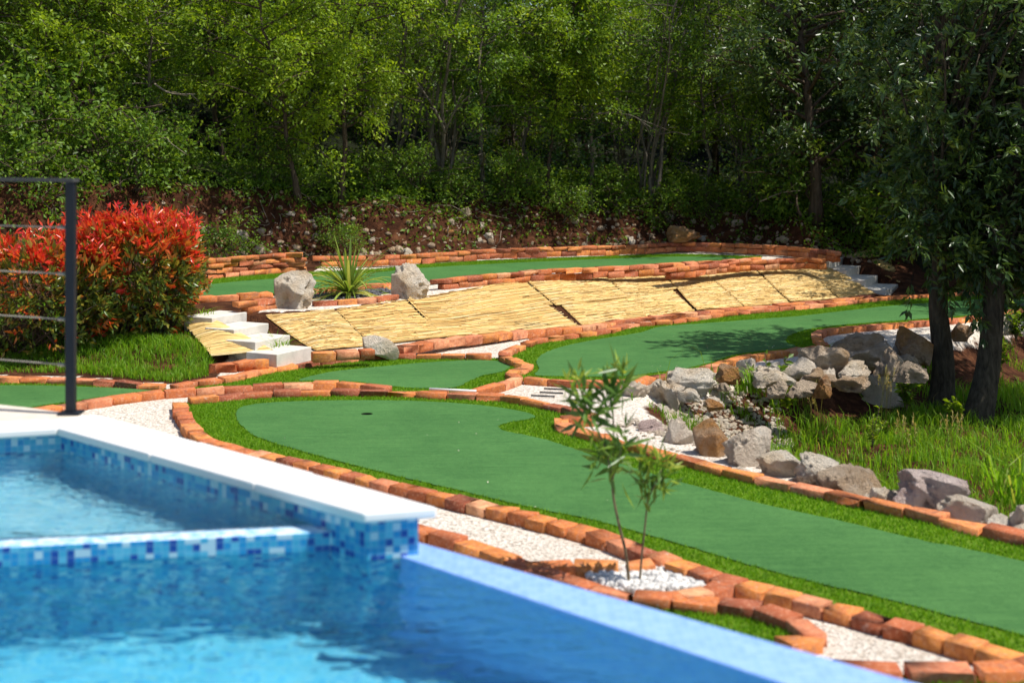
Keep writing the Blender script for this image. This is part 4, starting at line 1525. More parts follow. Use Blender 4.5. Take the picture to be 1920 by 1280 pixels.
# strap leaved plant
def strap_plant():
    rs = RS(5)
    root = empty('yucca_plant', W(655, 557, ZUP), 'spiky strap leaved plant with arching blades between two boulders', 'yucca')
    a = Acc()
    N = 120
    for i in range(N):
        ang = rs.uniform(0, 6.28)
        el = rs.uniform(.1, 1.4)
        L = rs.uniform(.48, .80) * (1.25 if i % 17 == 0 else 1)
        m = 8
        t = np.linspace(0, 1, m)
        r = np.cos(el) * L * t
        z = np.sin(el) * L * t - (rs.uniform(.25, .75) * L) * t ** 2.4 * (1.2 - el / 1.6)
        z = np.maximum(z + .04, .01)
        pts = np.stack([np.cos(ang) * r, np.sin(ang) * r, z], 1)
        side = np.array([-math.sin(ang), math.cos(ang), 0])
        w = rs.uniform(.012, .018) * (1 - t ** 3) + .001
        Lf, Rt = pts + side * w[:, None], pts - side * w[:, None]
        mid = pts - np.array([0, 0, .006])
        V = np.concatenate([Lf, mid, Rt])
        F = []
        for q in range(m - 1):
            F += [(q, q + 1, m + q + 1), (q, m + q + 1, m + q), (m + q, m + q + 1, 2 * m + q + 1), (m + q, 2 * m + q + 1, 2 * m + q)]
        a.add(V, np.array(F), np.clip(rs.beta(2, 2) + (el < .35) * .3, 0, 1))
    a.build('leaves', M['yucca'], root)
    V, F = tube([(0, 0, -.02), (0, 0, .10)], [.045, .035], 8)
    b = Acc()
    b.add(V, F)
    b.build('stem', M['green_stem'], root)


strap_plant()


# oleander sapling
def oleander():
    rs = RS(15)
    base = np.array(W(1190, 1102, 0))
    s = FP / base[1]
    root = empty('oleander_sapling', tuple(base), 'thin oleander sapling with two bare stems and narrow leaves in the white pebble bed', 'sapling')

    def q(px, py, dy=0.0):
        return np.array([(px - 1190) / s, dy, (1102 - py) / s])
    stems = [([q(1180, 1103), q(1174, 1040), q(1160, 980), q(1150, 930), q(1146, 880)], .0085),
             ([q(1146, 890), q(1138, 850, .02), q(1120, 805, .03), q(1100, 765, .04), q(1092, 735, .04)], .0055),
             ([q(1148, 900), q(1158, 862, -.03), q(1166, 830, -.04)], .004),
             ([q(1150, 870), q(1152, 820, .05), q(1150, 760, .06), q(1142, 715, .06)], .0045),
             ([q(1200, 1099, .03), q(1206, 1030, .03), q(1213, 965, .03), q(1216, 925, .03)], .006),
             ([q(1215, 940, .03), q(1232, 900, .0), q(1240, 880, .0)], .004),
             ([q(1215, 935, .03), q(1205, 900, .06), q(1200, 880, .06)], .0035)]
    st = Acc()
    for pts, r in stems:
        ln = smooth_line(pts, .03)
        V, F = tube(ln, np.linspace(r, r * .6, len(ln)), 6)
        st.add(V, F)
    st.build('stem', M['green_stem'], root, True)
    lf = Acc()

    def whorls(c, d, n, spread, L, w, tone, droop=.2):
        d = unit(np.asarray(d, float))
        n, L, w = int(n * 1.1), L * 1.15, w * 1.4
        spread *= 1.5
        p = np.asarray(c) + rs.normal(size=(n, 1)) * d * spread + rs.normal(size=(n, 3)) * .012
        dirs = d * rs.uniform(.1, 1.0, (n, 1)) + unit(rs.normal(size=(n, 3))) * .95
        dirs[:, 2] += rs.uniform(-droop, .25, n)
        # narrow leaf: two diamonds in a row would overlap, one long diamond reads well
        leaves(lf, p, dirs, rs.uniform(.6, 1, n) * L, rs.uniform(.8, 1.1, n) * w, np.clip(rs.normal(tone + .08, .14, n), 0, 1), rs, .12, .4)
    for (px, py, dy, up) in [(1092, 755, .04, 1), (1100, 775, .04, 0), (1110, 790, .03, -.5), (1142, 735, .06, 1), (1148, 765, .06, .3), (1075, 745, 0, .8), (1165, 720, .05, 1)]:
        whorls(q(px, py, dy), (0, 0, 1), 15, .03, .145, .019, .38, .35)
    for (px, py, dy) in [(1090, 712, .04), (1143, 700, .06), (1170, 700, .05), (1068, 725, .0)]:
        whorls(q(px, py, dy), (0, 0, 1), 9, .015, .085, .012, .85, -.3)
    for (px, py, dy) in [(1146, 880, 0), (1140, 860, .02), (1160, 850, -.03), (1120, 860, .02), (1168, 835, -.04)]:
        whorls(q(px, py, dy), (0, 0, 1), 15, .03, .14, .018, .4, .35)
    for (px, py, dy) in [(1238, 890, 0), (1222, 905, .03), (1205, 890, .06), (1216, 925, .03), (1250, 895, 0)]:
        whorls(q(px, py, dy), (0, 0, 1), 14, .03, .13, .017, .48, .45)
    for (px, py, dy) in [(1255, 872, 0), (1235, 865, 0), (1200, 872, .06)]:
        whorls(q(px, py, dy), (0, 0, 1), 9, .012, .08, .012, .9, -.3)
    lf.build('foliage', M['oleander'], root)


oleander()


# red bushes
def photinia(label, px0, px1, ytop, ybase, d, n, seed, depth=.55, red=.55):
    rs = RS(seed)
    s = FP / d
    x0, x1 = (px0 - CX) / s, (px1 - CX) / s
    cx, w = (x0 + x1) / 2, (x1 - x0)
    zb = float(H(np.array([cx]), np.array([d]))[0])
    zt = CZ - (ytop - Y0) / s
    h = zt - zb
    root = empty('photinia_bush', (cx, d, zb), label, 'bush')
    st, lf = Acc(), Acc()
    # woody stems
    ends = []
    for i in range(70):
        a0 = rs.uniform(-.32, .32)
        tgt = np.array([rs.uniform(-.5, .5) * w, rs.uniform(-.5, .5) * depth * 1.6, h * rs.uniform(.3, .97)])
        b = np.array([a0 * w, rs.normal() * .08, 0])
        m = 7
        t = np.linspace(0, 1, m)[:, None]
        pts = b * (1 - t) + tgt * t + np.sin(t * np.pi) * rs.normal(size=3) * .05
        V, F = tube(pts, np.linspace(.012, .003, m), 4)
        st.add(V, F)
    st.build('stem', M['bark'], root)
    # shoots: rosettes on the hull and inside
    K = n // 9
    u = rs.uniform(-1, 1, K)
    v = rs.uniform(-1, 1, K)
    zz = rs.beta(1.5, 1.0, K)
    # outline narrows slightly to the ground and bulges in the upper half
    prof = .56 + .50 * np.sin(np.clip(zz * 1.05 + .06, 0, 1) * np.pi * .72)
    rr = np.sqrt(rs.uniform(.25, 1, K))
    ang = rs.uniform(0, 2 * np.pi, K)
    X = np.cos(ang) * rr * w * .5 * prof
    Y = np.sin(ang) * rr * depth * prof
    bump = (vnoise(X, Y, seed, 4.0) - .5) * .20
    Z = zz * (h * (.93 - .16 * (np.abs(X) / (w * .55)) ** 2.5) + bump * 1.0)
    top_ = zz > .80
    for i in range(K):
        p = np.array([X[i], Y[i], Z[i]])
        out = unit(np.array([X[i] / (w * .5), Y[i] / depth, (zz[i] - .35) * 1.6]))
        m = rs.randint(7, 12)
        d_ = out * .7 + rs.normal(size=(m, 3)) * .55 + np.array([0, 0, .25 if zz[i] > .6 else -.1])
        pp = p + rs.normal(size=(m, 3)) * .022
        rh = zz[i] + rs.normal() * .10 + .10 * (rr[i] - .7) - .10 * max(0, vnoise(np.array([X[i]]), np.array([Z[i]]), seed + 3, 3.5)[0] - .4)
        if rh > red and rs.rand() < .2:
            tone = rs.normal(.46, .12, m)
        elif rh > red + .13:
            tone = rs.normal(.78, .10, m)
        elif rh > red:
            tone = rs.normal(.62, .12, m)
        else:
            tone = rs.normal(.31, .10, m) + (rs.rand() < .12) * .28 + (rs.rand() < .04) * .35
        big = 1.1 if rh > red else .9
        leaves(lf, pp, d_, rs.uniform(.07, .115, m) * big, rs.uniform(.026, .042, m) * big, np.clip(tone, 0, 1), rs, .2, .35)
    # long shoots standing above the clipped outline
    for i in range(60):
        x_, y_ = rs.uniform(-.48, .48) * w, rs.uniform(-.7, .7) * depth
        zt_ = h * (.90 - .16 * (abs(x_) / (w * .55)) ** 2.5)
        m = 8
        tq = rs.uniform(0, 1, m)
        lnn = rs.uniform(.08, .22)
        d0 = np.array([rs.normal() * .25, rs.normal() * .25, 1])
        leaves(lf, np.array([x_, y_, zt_]) + d0 * (tq * lnn)[:, None], d0 * .7 + rs.normal(size=(m, 3)) * .5, rs.uniform(.06, .10, m), rs.uniform(.02, .03, m),
               np.clip(rs.normal(.80, .1, m), 0, 1), rs, .2, .3)
    lf.build('foliage', M['photinia'], root)


photinia('red topped photinia bush on the left, cut by the left edge of the photo', -110, 235, 440, 695, 13.35, 7600, 201, .5, .75)
photinia('taller red topped photinia bush beside the near stairs', 120, 376, 398, 650, 13.75, 8800, 202, .6, .73)


# ------------------------------------------------------------------ trees
def gen_tree(seed, Ht=6.5, r0=.07, z0=1.8, crown_r=1.6, nb=46, nsub=9, nl=20, leaf=(.085, .036), lean=.25, stems=1, droop=.25, fan=0.0, taper=.35, clump=1.0):
    rs = RS(seed)
    tr, lf = Acc(), Acc()
    paths = []
    for s_ in range(stems):
        m = 12
        t = np.linspace(0, 1, m)
        a = rs.uniform(0, 6.28)
        ln = lean + (fan * rs.uniform(.3, 1) if stems > 1 else 0)
        hh = Ht * rs.uniform(.85, 1) if s_ else Ht
        wob = np.cumsum(rs.normal(size=(m, 2)) * .06, 0)
        wob -= wob[0]
        pts = np.stack([np.cos(a) * ln * hh * .35 * t ** 1.2 + wob[:, 0], np.sin(a) * ln * hh * .35 * t ** 1.2 + wob[:, 1], hh * t], 1)
        if stems > 1:
            pts[:, :2] += rs.normal(size=2) * .10
        rr = r0 * (1 if s_ == 0 else rs.uniform(.5, .9))
        rad = rr * (1 - (1 - taper * .4) * t) + rr * .5 * np.exp(-t * 22)
        V, F = tube(smooth_line(pts, .3), np.interp(np.linspace(0, 1, len(smooth_line(pts, .3))), t, rad), 8)
        tr.add(V, F)
        paths.append((pts, hh, rr))
    for b in range(nb):
        pts, hh, rr = paths[b % stems]
        f = rs.uniform(max(z0 / hh, .15), .98) if b > nb * .12 else rs.uniform(.12, .5)
        bare = b <= nb * .12
        st = np.array([np.interp(f, np.linspace(0, 1, len(pts)), pts[:, j]) for j in range(3)])
        a = rs.uniform(0, 6.28)
        cf = (f * hh - z0) / max(hh - z0, .1)
        L = crown_r * (.35 + .75 * math.sin(min(max(cf, .05), 1) * math.pi * .85 + .35)) * rs.uniform(.6, 1.1)
        if bare:
            L = rs.uniform(.3, .9)
        up = rs.uniform(.0, .8)
        m = 7
        t = np.linspace(0, 1, m)
        d = np.array([math.cos(a), math.sin(a), up])
        p = st + d * L * t[:, None] + np.array([0, 0, -droop * L]) * (t ** 2)[:, None] + np.cumsum(rs.normal(size=(m, 3)) * .03, 0) * t[:, None]
        V, F = tube(p, np.linspace(rr * .36, .006, m), 5)
        tr.add(V, F)
        if bare:
            continue
        for q in range(nsub):
            tf = rs.uniform(.25, 1.0)
            ps = np.array([np.interp(tf, t, p[:, j]) for j in range(3)])
            dd = unit(d * np.array([1, 1, .4]) + rs.normal(size=3) * .7 + np.array([0, 0, -.15]))
            l2 = rs.uniform(.25, .6) * clump
            k = max(4, int(nl * rs.uniform(.7, 1.3)))
            tt = rs.uniform(0, 1, k)
            pos = ps + dd * l2 * tt[:, None] + np.array([0, 0, -.12]) * (tt ** 2)[:, None] + rs.normal(size=(k, 3)) * .05
            ld = dd * .6 + rs.normal(size=(k, 3)) * .6 + np.array([0, 0, -.25])
            base = np.clip(rs.normal(.5, .16), .1, .9)
            leaves(lf, pos, ld, leaf[0] * rs.uniform(.65, 1.15, k), leaf[1] * rs.uniform(.8, 1.15, k), np.clip(rs.normal(base, .14, k), 0, 1), rs, .16, .45)
            if q % 3 == 0:
                V, F = tube([ps, ps + dd * l2 * .5, ps + dd * l2 + [0, 0, -.1]], [.005, .004, .002], 3)
                tr.add(V, F)
    return tr, lf


def ivy_acc(seed, pathfn, h0, h1, n, r):
    rs = RS(seed)
    a = Acc()
    hz = rs.uniform(h0, h1, n)
    base = pathfn(hz)
    ang = rs.uniform(0, 6.28, n)
    rad = r * rs.uniform(.7, 1.9, n)
    o = np.stack([np.cos(ang), np.sin(ang), rs.normal(size=n) * .2], 1)
    leaves(a, base + o * np.c_[rad, rad, rad * 0], o * .8 + rs.normal(size=(n, 3)) * .5 + [0, 0, -.3], rs.uniform(.045, .08, n), rs.uniform(.04, .065, n), rs.beta(2, 2, n), rs, .1, .3)
    return a


class Proto:
    pass


PROTOS = {}


def make_proto(key, kind_name, trunk_mat, leaf_m, ivy=None, **kw):
    tr, lf = gen_tree(**kw)
    t_me = tr.build('trunk', M[trunk_mat], None, True)
    c_me = lf.build('crown', M[leaf_m])
    i_me = None
    if ivy:
        m = kw.get('Ht', 6.5)
        Vt = np.concatenate(tr.V[:1])
        # centre line of the first stem
        ring = Vt.reshape(-1, 8, 3).mean(1)
        fn = lambda hz: np.stack([np.interp(hz, ring[:, 2], ring[:, j]) for j in range(2)] + [hz], 1)
        i_me = ivy_acc(kw['seed'] + 1, fn, .05, ivy, 900, kw.get('r0', .07) * 1.5 + .05).build('ivy', M['ivy'])
    P_ = Proto()
    P_.name = kind_name
    P_.parts = [t_me, c_me] + ([i_me] if i_me else [])
    P_.used = False
    PROTOS[key] = P_


def plant_tree(key, x, y, scale, rz, label, group=None, dz=-.05, cat='tree', tilt=(0, 0)):
    P_ = PROTOS[key]
    z = float(H(np.array([x]), np.array([y]))[0]) + dz
    root = empty(P_.name, (x, y, z), label, cat, group, rz)
    root.rotation_euler = (tilt[0], tilt[1], rz)
    root.scale = (scale, scale, scale)
    for p in P_.parts:
        if not P_.used:
            p.parent = root
        else:
            c = p.copy()
            COL.objects.link(c)
            c.parent = root
    P_.used = True
    return root


make_proto('A1', 'leafy_tree', 'bark', 'leaf_bright', seed=401, Ht=4.3, r0=.046, z0=1.1, crown_r=1.6, nb=56, nsub=11, nl=26, leaf=(.078, .035))
make_proto('A2', 'leafy_tree', 'bark', 'leaf_bright', seed=402, Ht=4.0, r0=.042, z0=.8, crown_r=1.5, nb=52, nsub=11, nl=26, lean=.4, leaf=(.076, .034))
make_proto('A3', 'leafy_tree', 'bark_pale', 'leaf_mid', seed=403, Ht=4.6, r0=.036, z0=1.2, crown_r=1.35, nb=52, nsub=11, nl=24, leaf=(.07, .033))
make_proto('B1', 'ivy_clad_tree', 'bark_pale', 'leaf_mid', ivy=2.6, seed=404, Ht=4.6, r0=.040, z0=1.4, crown_r=1.25, nb=46, nsub=11, nl=22, lean=.12, leaf=(.078, .037))
make_proto('B2', 'ivy_clad_tree', 'bark', 'leaf_bright', ivy=2.8, seed=405, Ht=4.5, r0=.034, z0=1.4, crown_r=1.2, nb=44, nsub=11, nl=22, lean=.15, leaf=(.078, .037))
make_proto('C1', 'multi_stem_tree', 'bark_pale', 'leaf_mid', seed=406, Ht=5.0, r0=.035, z0=2.0, crown_r=1.2, nb=60, nsub=7, nl=14, stems=9, fan=.9, lean=.2, leaf=(.06, .03))
make_proto('C2', 'multi_stem_tree', 'bark_pale', 'leaf_bright', seed=407, Ht=5.2, r0=.04, z0=2.1, crown_r=1.1, nb=44, nsub=7, nl=14, stems=5, fan=1.1, lean=.2, leaf=(.065, .03))
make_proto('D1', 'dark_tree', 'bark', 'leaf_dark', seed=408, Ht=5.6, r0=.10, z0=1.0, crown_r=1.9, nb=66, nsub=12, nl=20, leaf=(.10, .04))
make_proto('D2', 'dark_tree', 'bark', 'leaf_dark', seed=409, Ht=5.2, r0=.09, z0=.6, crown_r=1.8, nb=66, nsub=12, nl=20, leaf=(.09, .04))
make_proto('S1', 'low_shrub', 'bark', 'leaf_mid', seed=410, Ht=1.1, r0=.018, z0=.12, crown_r=.55, nb=30, nsub=6, nl=12, leaf=(.075, .04), stems=4, fan=.5, clump=.5)
make_proto('S2', 'low_shrub', 'bark', 'leaf_mid', seed=411, Ht=.9, r0=.015, z0=.08, crown_r=.5, nb=28, nsub=6, nl=11, leaf=(.065, .036), stems=4, fan=.7, clump=.5)


def px_x(px, d):
    return (px - CX) * d / FP


FT = [
    (-30, 20.4, 'A3', 1.0, .3, 'leafy tree at the far left edge, trunk half outside the photo'),
    (40, 20.3, 'A1', 1.0, 2.1, 'leafy tree with a brown trunk above the left red bush'),
    (165, 21.2, 'A2', 1.05, 4.0, 'leafy tree with a dark slanting trunk just right of the railing post'),
    (275, 21.6, 'A3', 1.0, 1.0, 'slender tree rising behind the middle of the taller red bush'),
    (420, 23.4, 'A1', 1.05, 5.2, 'broad bright tree overhanging the dark opening in the wood'),
    (560, 21.0, 'A2', 1.05, 2.9, 'bright low branched tree on the bank above the white boulder'),
    (640, 21.3, 'A1', 1.0, .2, 'bright tree with hanging sprays above the strap leaved plant'),
    (735, 22.6, 'C2', 1.0, 1.4, 'thin many stemmed tree left of the pale V shaped one'),
    (828, 22.4, 'C2', 1.1, 3.5, 'tree with pale stems spreading in a V above the middle of the soil bank'),
    (905, 22.3, 'B1', 1.0, .4, 'ivy clad tree leaning over the bank, right of the V shaped stems'),
    (985, 23.2, 'A3', 1.0, 2.6, 'pale slender tree between two ivy clad trunks'),
    (1022, 22.6, 'B2', 1.0, 1.9, 'ivy clad tree with a fully green trunk, above the middle of the brick wall'),
    (1108, 22.9, 'B1', .98, 4.4, 'ivy clad straight tree right of the centre of the wood'),
    (1218, 23.4, 'C1', 1.05, .8, 'bundle of grey stems fanning out above the right half of the bank'),
    (1330, 23.9, 'A3', 1.0, 5.0, 'slender tree behind the orange boulder on the bank'),
    (1400, 24.2, 'C1', 1.0, 2.2, 'tangle of thin stems just left of the dark oak foliage'),
    (1530, 22.3, 'D2', 1.12, 1.2, 'dark tree with a reddish trunk behind the far stairs'),
    (1655, 22.9, 'D1', 1.1, 3.3, 'dark tree behind the grey boulder at the far stairs'),
    (1780, 23.2, 'D2', 1.05, 5.5, 'dark tree seen behind the near oak trunk'),
    (1905, 22.0, 'D1', .95, .6, 'dark tree at the far right edge behind the oaks'),
    (480, 24.6, 'A3', 1.0, 3.9, 'tree standing in the dark opening behind the bright overhanging one'),
    (330, 24.2, 'B1', 1.0, 5.7, 'shaded tree deep behind the taller red bush'),
]
for px, d, key, s_, rz, lab in FT:
    plant_tree(key, px_x(px, d), d, s_, rz, lab)
rs = RS(77)
keys = ['A3', 'D2', 'A1', 'D1', 'A2', 'B2', 'C1']
for row, (d0, n, sp) in enumerate([(25.6, 15, 23), (28.0, 15, 26), (31.0, 15, 30), (34.0, 17, 34)]):
    for i in range(n):
        x = -sp * .42 + sp * .84 * (i + .5) / n + rs.normal() * .25
        d = d0 + rs.uniform(-.6, .6)
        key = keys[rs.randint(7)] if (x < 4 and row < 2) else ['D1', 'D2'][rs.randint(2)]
        plant_tree(key, x, d, rs.uniform(.78, .95), rs.uniform(0, 6.28), 'shaded tree deep in the wood behind the front row', 'trees deep in the wood')
for i, (x, d, key) in enumerate([(7.0, 19.3, 'D2'), (8.6, 21.0, 'D1'), (8.4, 17.6, 'D1')]):
    plant_tree(key, x, d, 1.0, i * 1.7, ['dark tree right of the oaks, behind the slope', 'dark tree in the far right corner of the wood', 'dark tree at the right edge beside the oak'][i])
SH = [
    (60, 19.0, 'S1', 1.1, 'low shrub at the left edge behind the red bushes'),
    (190, 19.4, 'S1', 1.0, 'low shrub behind the railing post, above the red leaves'),
    (-30, 18.4, 'S1', 1.3, 'dark shrub half outside the left edge behind the red bushes'),
    (110, 18.3, 'S2', 1.2, 'greyish green shrub seen through the railing cables'),
    (250, 19.3, 'S1', 1.0, 'dark shrub above the crown of the taller red bush'),
    (330, 20.2, 'S1', .9, 'shrub on the bank edge right of the taller red bush'),
    (150, 20.0, 'S1', 1.6, 'large dark shrub filling the wood edge behind the railing post'),
    (420, 18.9, 'S2', .75, 'small bright shrub on the sunny red soil right of the red bush'),
    (500, 21.2, 'S1', 1.0, 'dark shrub on the bank left of the bright low branched tree'),
    (650, 20.5, 'S2', .8, 'bright shrub hanging down the bank behind the strap leaved plant'),
    (700, 21.8, 'S1', .9, 'shrub on the bank edge above the grey boulder'),
    (790, 21.9, 'S1', 1.0, 'shrub at the foot of the V shaped stems'),
    (860, 21.7, 'S2', .9, 'green shrub left of the leaning ivy clad tree'),
    (950, 22.2, 'S1', 1.0, 'shrub spreading over the middle of the bank edge'),
    (1060, 22.4, 'S2', .9, 'shrub right of the fully green ivy trunk'),
    (1150, 22.8, 'S1', 1.0, 'low shrub between the straight ivy tree and the grey stems'),
    (1260, 23.2, 'S1', 1.0, 'low shrub at the foot of the grey fanning stems'),
    (1340, 23.2, 'S2', 1.0, 'shrub above the orange boulder on the bank'),
    (1420, 23.0, 'S1', 1.2, 'dark shrub at the right end of the soil bank'),
    (1500, 22.4, 'S1', 1.25, 'leafy shrub left of the dark reddish trunk'),
    (1600, 22.6, 'S2', 1.25, 'large leafy shrub above the far stairs'),
    (1700, 21.5, 'S1', 1.2, 'dark shrub right of the far stairs'),
]
for i, (px, d, key, s_, lab) in enumerate(SH):
    plant_tree(key, px_x(px, d), d, s_ * (.78 if 480 < px < 1450 else 1), i * 1.3, lab, None, -.03, 'shrub')


# undergrowth: a carpet of leaves and blades nobody could count
def undergrowth():
    rs = RS(91)
    n = 46000
    X = rs.uniform(-9.5, 10, n)
    yb1 = np.interp(X, foot[:, 0], foot[:, 1])
    Y = yb1 + .75 + rs.gamma(1.5, 2.0, n)
    ok = rs.rand(n) < .2 + vnoise(X, Y, 12, 1.6)
    X, Y = X[ok], Y[ok]
    n = len(X)
    hgt = .05 + .35 * vnoise(X, Y, 13, 1.1) * rs.rand(n)
    a = Acc()
    pos = np.c_[X, Y, H(X, Y) + hgt]
    d = rs.normal(size=(n, 3)) * np.array([1, 1, .5]) + [0, -.3, .2]
    leaves(a, pos, d, rs.uniform(.05, .11, n), rs.uniform(.025, .05, n), rs.beta(2, 2, n), rs)
    tag(a.build('undergrowth', M['leaf_mid']), kind='stuff')


undergrowth()


def bank_litter():
    rs = RS(93)
    a, b = Acc(), Acc()
    n = 420
    X = rs.uniform(-5.5, 5.8, n)
    Y = np.interp(X, foot[:, 0], foot[:, 1]) + rs.uniform(.0, 1.1, n)
    Z = H(X, Y)
    for x, y, z in zip(X, Y, Z):
        L = rs.gamma(2, .09)
        d = np.array([rs.normal() * .7, -rs.uniform(.0, .7), -rs.uniform(-.2, .8)])
        p = np.array([x, y - .02, z + .03])
        mid = p + d * L * .5 + rs.normal(size=3) * .03
        V, F = tube([p, mid, p + d * L + rs.normal(size=3) * .04], [.006, .0045, .002], 4)
        a.add(V, F)
    tag(a.build('dry_twigs', M['twig']), kind='stuff')
    n = 9500
    X = rs.uniform(-7, 6, n)
    t = rs.beta(2.2, 1.1, n) * 1.25
    ok = rs.rand(n) < vnoise(X, t * 2, 21, 1.7) ** 1.5 * 1.6
    X, t = X[ok], t[ok]
    Y = np.interp(X, foot[:, 0], foot[:, 1]) + t
    n = len(X)
    leaves(b, np.c_[X, Y, H(X, Y) + rs.uniform(.0, .10, n)], rs.normal(size=(n, 3)) + [0, -.5, -.2], rs.uniform(.05, .10, n), rs.uniform(.025, .05, n), rs.beta(2, 2, n), rs)
    tag(b.build('trailing_leaves', M['leaf_mid']), kind='stuff')


bank_litter()


# bare branches
def branch(label, pts, r, seed, mat='twig', twigs=3):
    rs = RS(seed)
    pts = np.asarray(pts, float)
    ln = smooth_line(pts, .06)
    a = Acc()
    V, F = tube(ln, np.linspace(r, r * .35, len(ln)), 6)
    a.add(V, F)
    for i in range(twigs):
        k = rs.randint(len(ln) // 3, len(ln) - 1)
        d = unit(ln[-1] - ln[0]) + rs.normal(size=3) * .6
        V, F = tube([ln[k], ln[k] + d * .12, ln[k] + d * .22 + rs.normal(size=3) * .03], [r * .5, r * .35, r * .15], 4)
        a.add(V, F)
    o = a.build('bare_branch', M[mat], None, True, origin=tuple(pts[0]))
    tag(o, label, 'branch')


def V3(px, py, d):
    return ((px - CX) * d / FP, d, CZ - (py - Y0) * d / FP)


branch('thick broken branch jutting out right of the railing top', [V3(205, 242, 20.6), V3(250, 226, 20.2), V3(296, 211, 20.0)], .026, 1)
branch('forked dry branch in front of the dark opening', [V3(290, 158, 20.6), V3(320, 175, 20.3), V3(366, 177, 20.2)], .018, 2)
branch('bent dead twig rising from the soil behind the taller red bush', [V3(243, 325, 19.4), V3(256, 290, 19.4), V3(306, 259, 19.4), V3(322, 270, 19.3), V3(350, 290, 19.3)], .011, 3, twigs=0)
branch('long thin bare twig sloping down above the railing', [V3(60, 200, 19.6), V3(100, 245, 19.5), V3(115, 268, 19.5), V3(152, 282, 19.4)], .009, 4, twigs=1)
branch('pale bare branch leaning left in the middle of the wood', [V3(836, 250, 22.0), V3(812, 200, 21.9), V3(775, 145, 21.8)], .03, 5, 'bark_pale', 4)
branch('pale bare branch leaning right in the middle of the wood', [V3(836, 245, 22.0), V3(855, 205, 21.9), V3(888, 172, 21.8)], .022, 6, 'bark_pale', 3)
branch('curved grey branch arching over the right part of the bank', [V3(1118, 214, 22.4), V3(1160, 212, 22.3), V3(1200, 225, 22.2), V3(1225, 260, 22.2)], .016, 7, 'bark_pale', 4)
branch('thin dead stick leaning by the shaded shrub above the far stairs', [V3(1425, 378, 22.0), V3(1465, 362, 22.0), V3(1505, 357, 22.0)], .010, 8, twigs=1)
branch('arched dry twig in the shade left of the far stairs', [V3(1445, 272, 22.4), V3(1475, 272, 22.3), V3(1500, 285, 22.3)], .008, 9, twigs=1)


# the two oaks on the right
def oak(label, base, lean, r0, seed, crown_c, crown_r, n_cl, low_c):
    rs = RS(seed)
    z = float(H(np.array([base[0]]), np.array([base[1]]))[0]) - .1
    root = empty('oak_tree', (base[0], base[1], z), label, 'oak tree')
    tr, lf = Acc(), Acc()
    m = 12
    t = np.linspace(0, 1, m)
    Ht = 6.2
    wob = np.cumsum(rs.normal(size=(m, 2)) * .035, 0)
    wob -= wob[0]
    pts = np.stack([lean[0] * t * Ht + wob[:, 0], lean[1] * t * Ht + wob[:, 1], Ht * t], 1)
    ln = smooth_line(pts, .12)
    tt = np.linspace(0, 1, len(ln))
    rad = r0 * (1 - .75 * tt) + r0 * .45 * np.exp(-tt * 16)
    V, F = tube(ln, rad, 14)
    jit = 1 + (np.sin(V[:, 2] * 9 + np.arctan2(V[:, 1], V[:, 0]) * 5) * .04)
    tr.add(V, F)
    cc, cr = np.asarray(crown_c) - np.array([base[0], base[1], z]), np.asarray(crown_r)
    lowc = np.asarray(low_c) - np.array([base[0], base[1], z])
    for i in range(n_cl + 90):
        # limb end in the crown shell
        u = unit(rs.normal(size=3))
        rr = rs.uniform(.45, 1.0) ** .6
        e = cc + u * cr * rr
        if i >= n_cl:
            e = lowc + u * np.array([.95, .55, .80]) * rr
        # irregular outline
        e += rs.normal(size=3) * .18
        if e[2] < 1.1:
            e[2] = 1.1 + rs.rand() * .5
        f = np.clip((e[2] - .9) / Ht * rs.uniform(.5, .9), .22, .95)
        s0 = np.array([np.interp(f, t, pts[:, j]) for j in range(3)])
        tm = np.linspace(0, 1, 7)[:, None]
        p = s0 * (1 - tm) + e * tm + np.array([0, 0, .25]) * np.sin(tm * np.pi) + np.cumsum(rs.normal(size=(7, 3)) * .03, 0) * tm
        if i % 2 == 0:
            V, F = tube(p, np.linspace(r0 * .28 * (1 - f * .5), .006, 7), 5)
            tr.add(V, F)
        d = unit(p[-1] - p[-3])
        # a spray of twigs carrying rosettes of lobed leaves
        for q in range(rs.randint(7, 12)):
            b = p[rs.randint(4, 7)] + rs.normal(size=3) * .15
            dd = unit(d * .8 + rs.normal(size=3) * .6 + np.array([0, 0, -.18]))
            l2 = rs.uniform(.2, .45)
            base_t = np.clip(rs.normal(.42, .2), .05, .95)
            for w in (.45, .75, 1.0):
                c = b + dd * l2 * w + np.array([0, 0, -.10 * w * w])
                k = rs.randint(5, 8)
                ld = dd * .8 + unit(rs.normal(size=(k, 3))) * .8 + np.array([0, 0, -.22])
                leaves(lf, np.repeat(c[None], k, 0) + rs.normal(size=(k, 3)) * .015, ld, rs.uniform(.07, .125, k), rs.uniform(.026, .042, k),
                       np.clip(rs.normal(base_t, .12, k), 0, 1), rs, .15, .45)
            if q % 3 == 0:
                V, F = tube([b, b + dd * l2 * .5, b + dd * l2 + [0, 0, -.1]], [.006, .004, .002], 3)
                tr.add(V, F)
    tr.build('trunk', M['bark_oak'], root, True)
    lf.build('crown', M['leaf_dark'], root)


b1 = W(1764, 742, -.36)
b2 = W(1828, 775, -.42)
oak('near upright oak trunk on the left of the pair with low hanging dark foliage', b1, (.03, .03), .105, 501, (4.95, 13.9, 3.55), (1.5, 1.4, 1.4), 95, (4.75, 13.5, 1.72))
oak('leaning oak trunk on the right of the pair with dark foliage', b2, (.13, .03), .112, 502, (6.3, 14.1, 3.7), (1.6, 1.5, 1.5), 95, (5.55, 13.4, 1.72))

# ------------------------------------------------------------------ small things
def rod(name, label, cat, p0, p1, r, mat):
    V, F = tube([p0, p1], r, 6)
    a = Acc()
    a.add(V, F)
    tag(a.build(name, M[mat], None, False, origin=p0), label, cat)


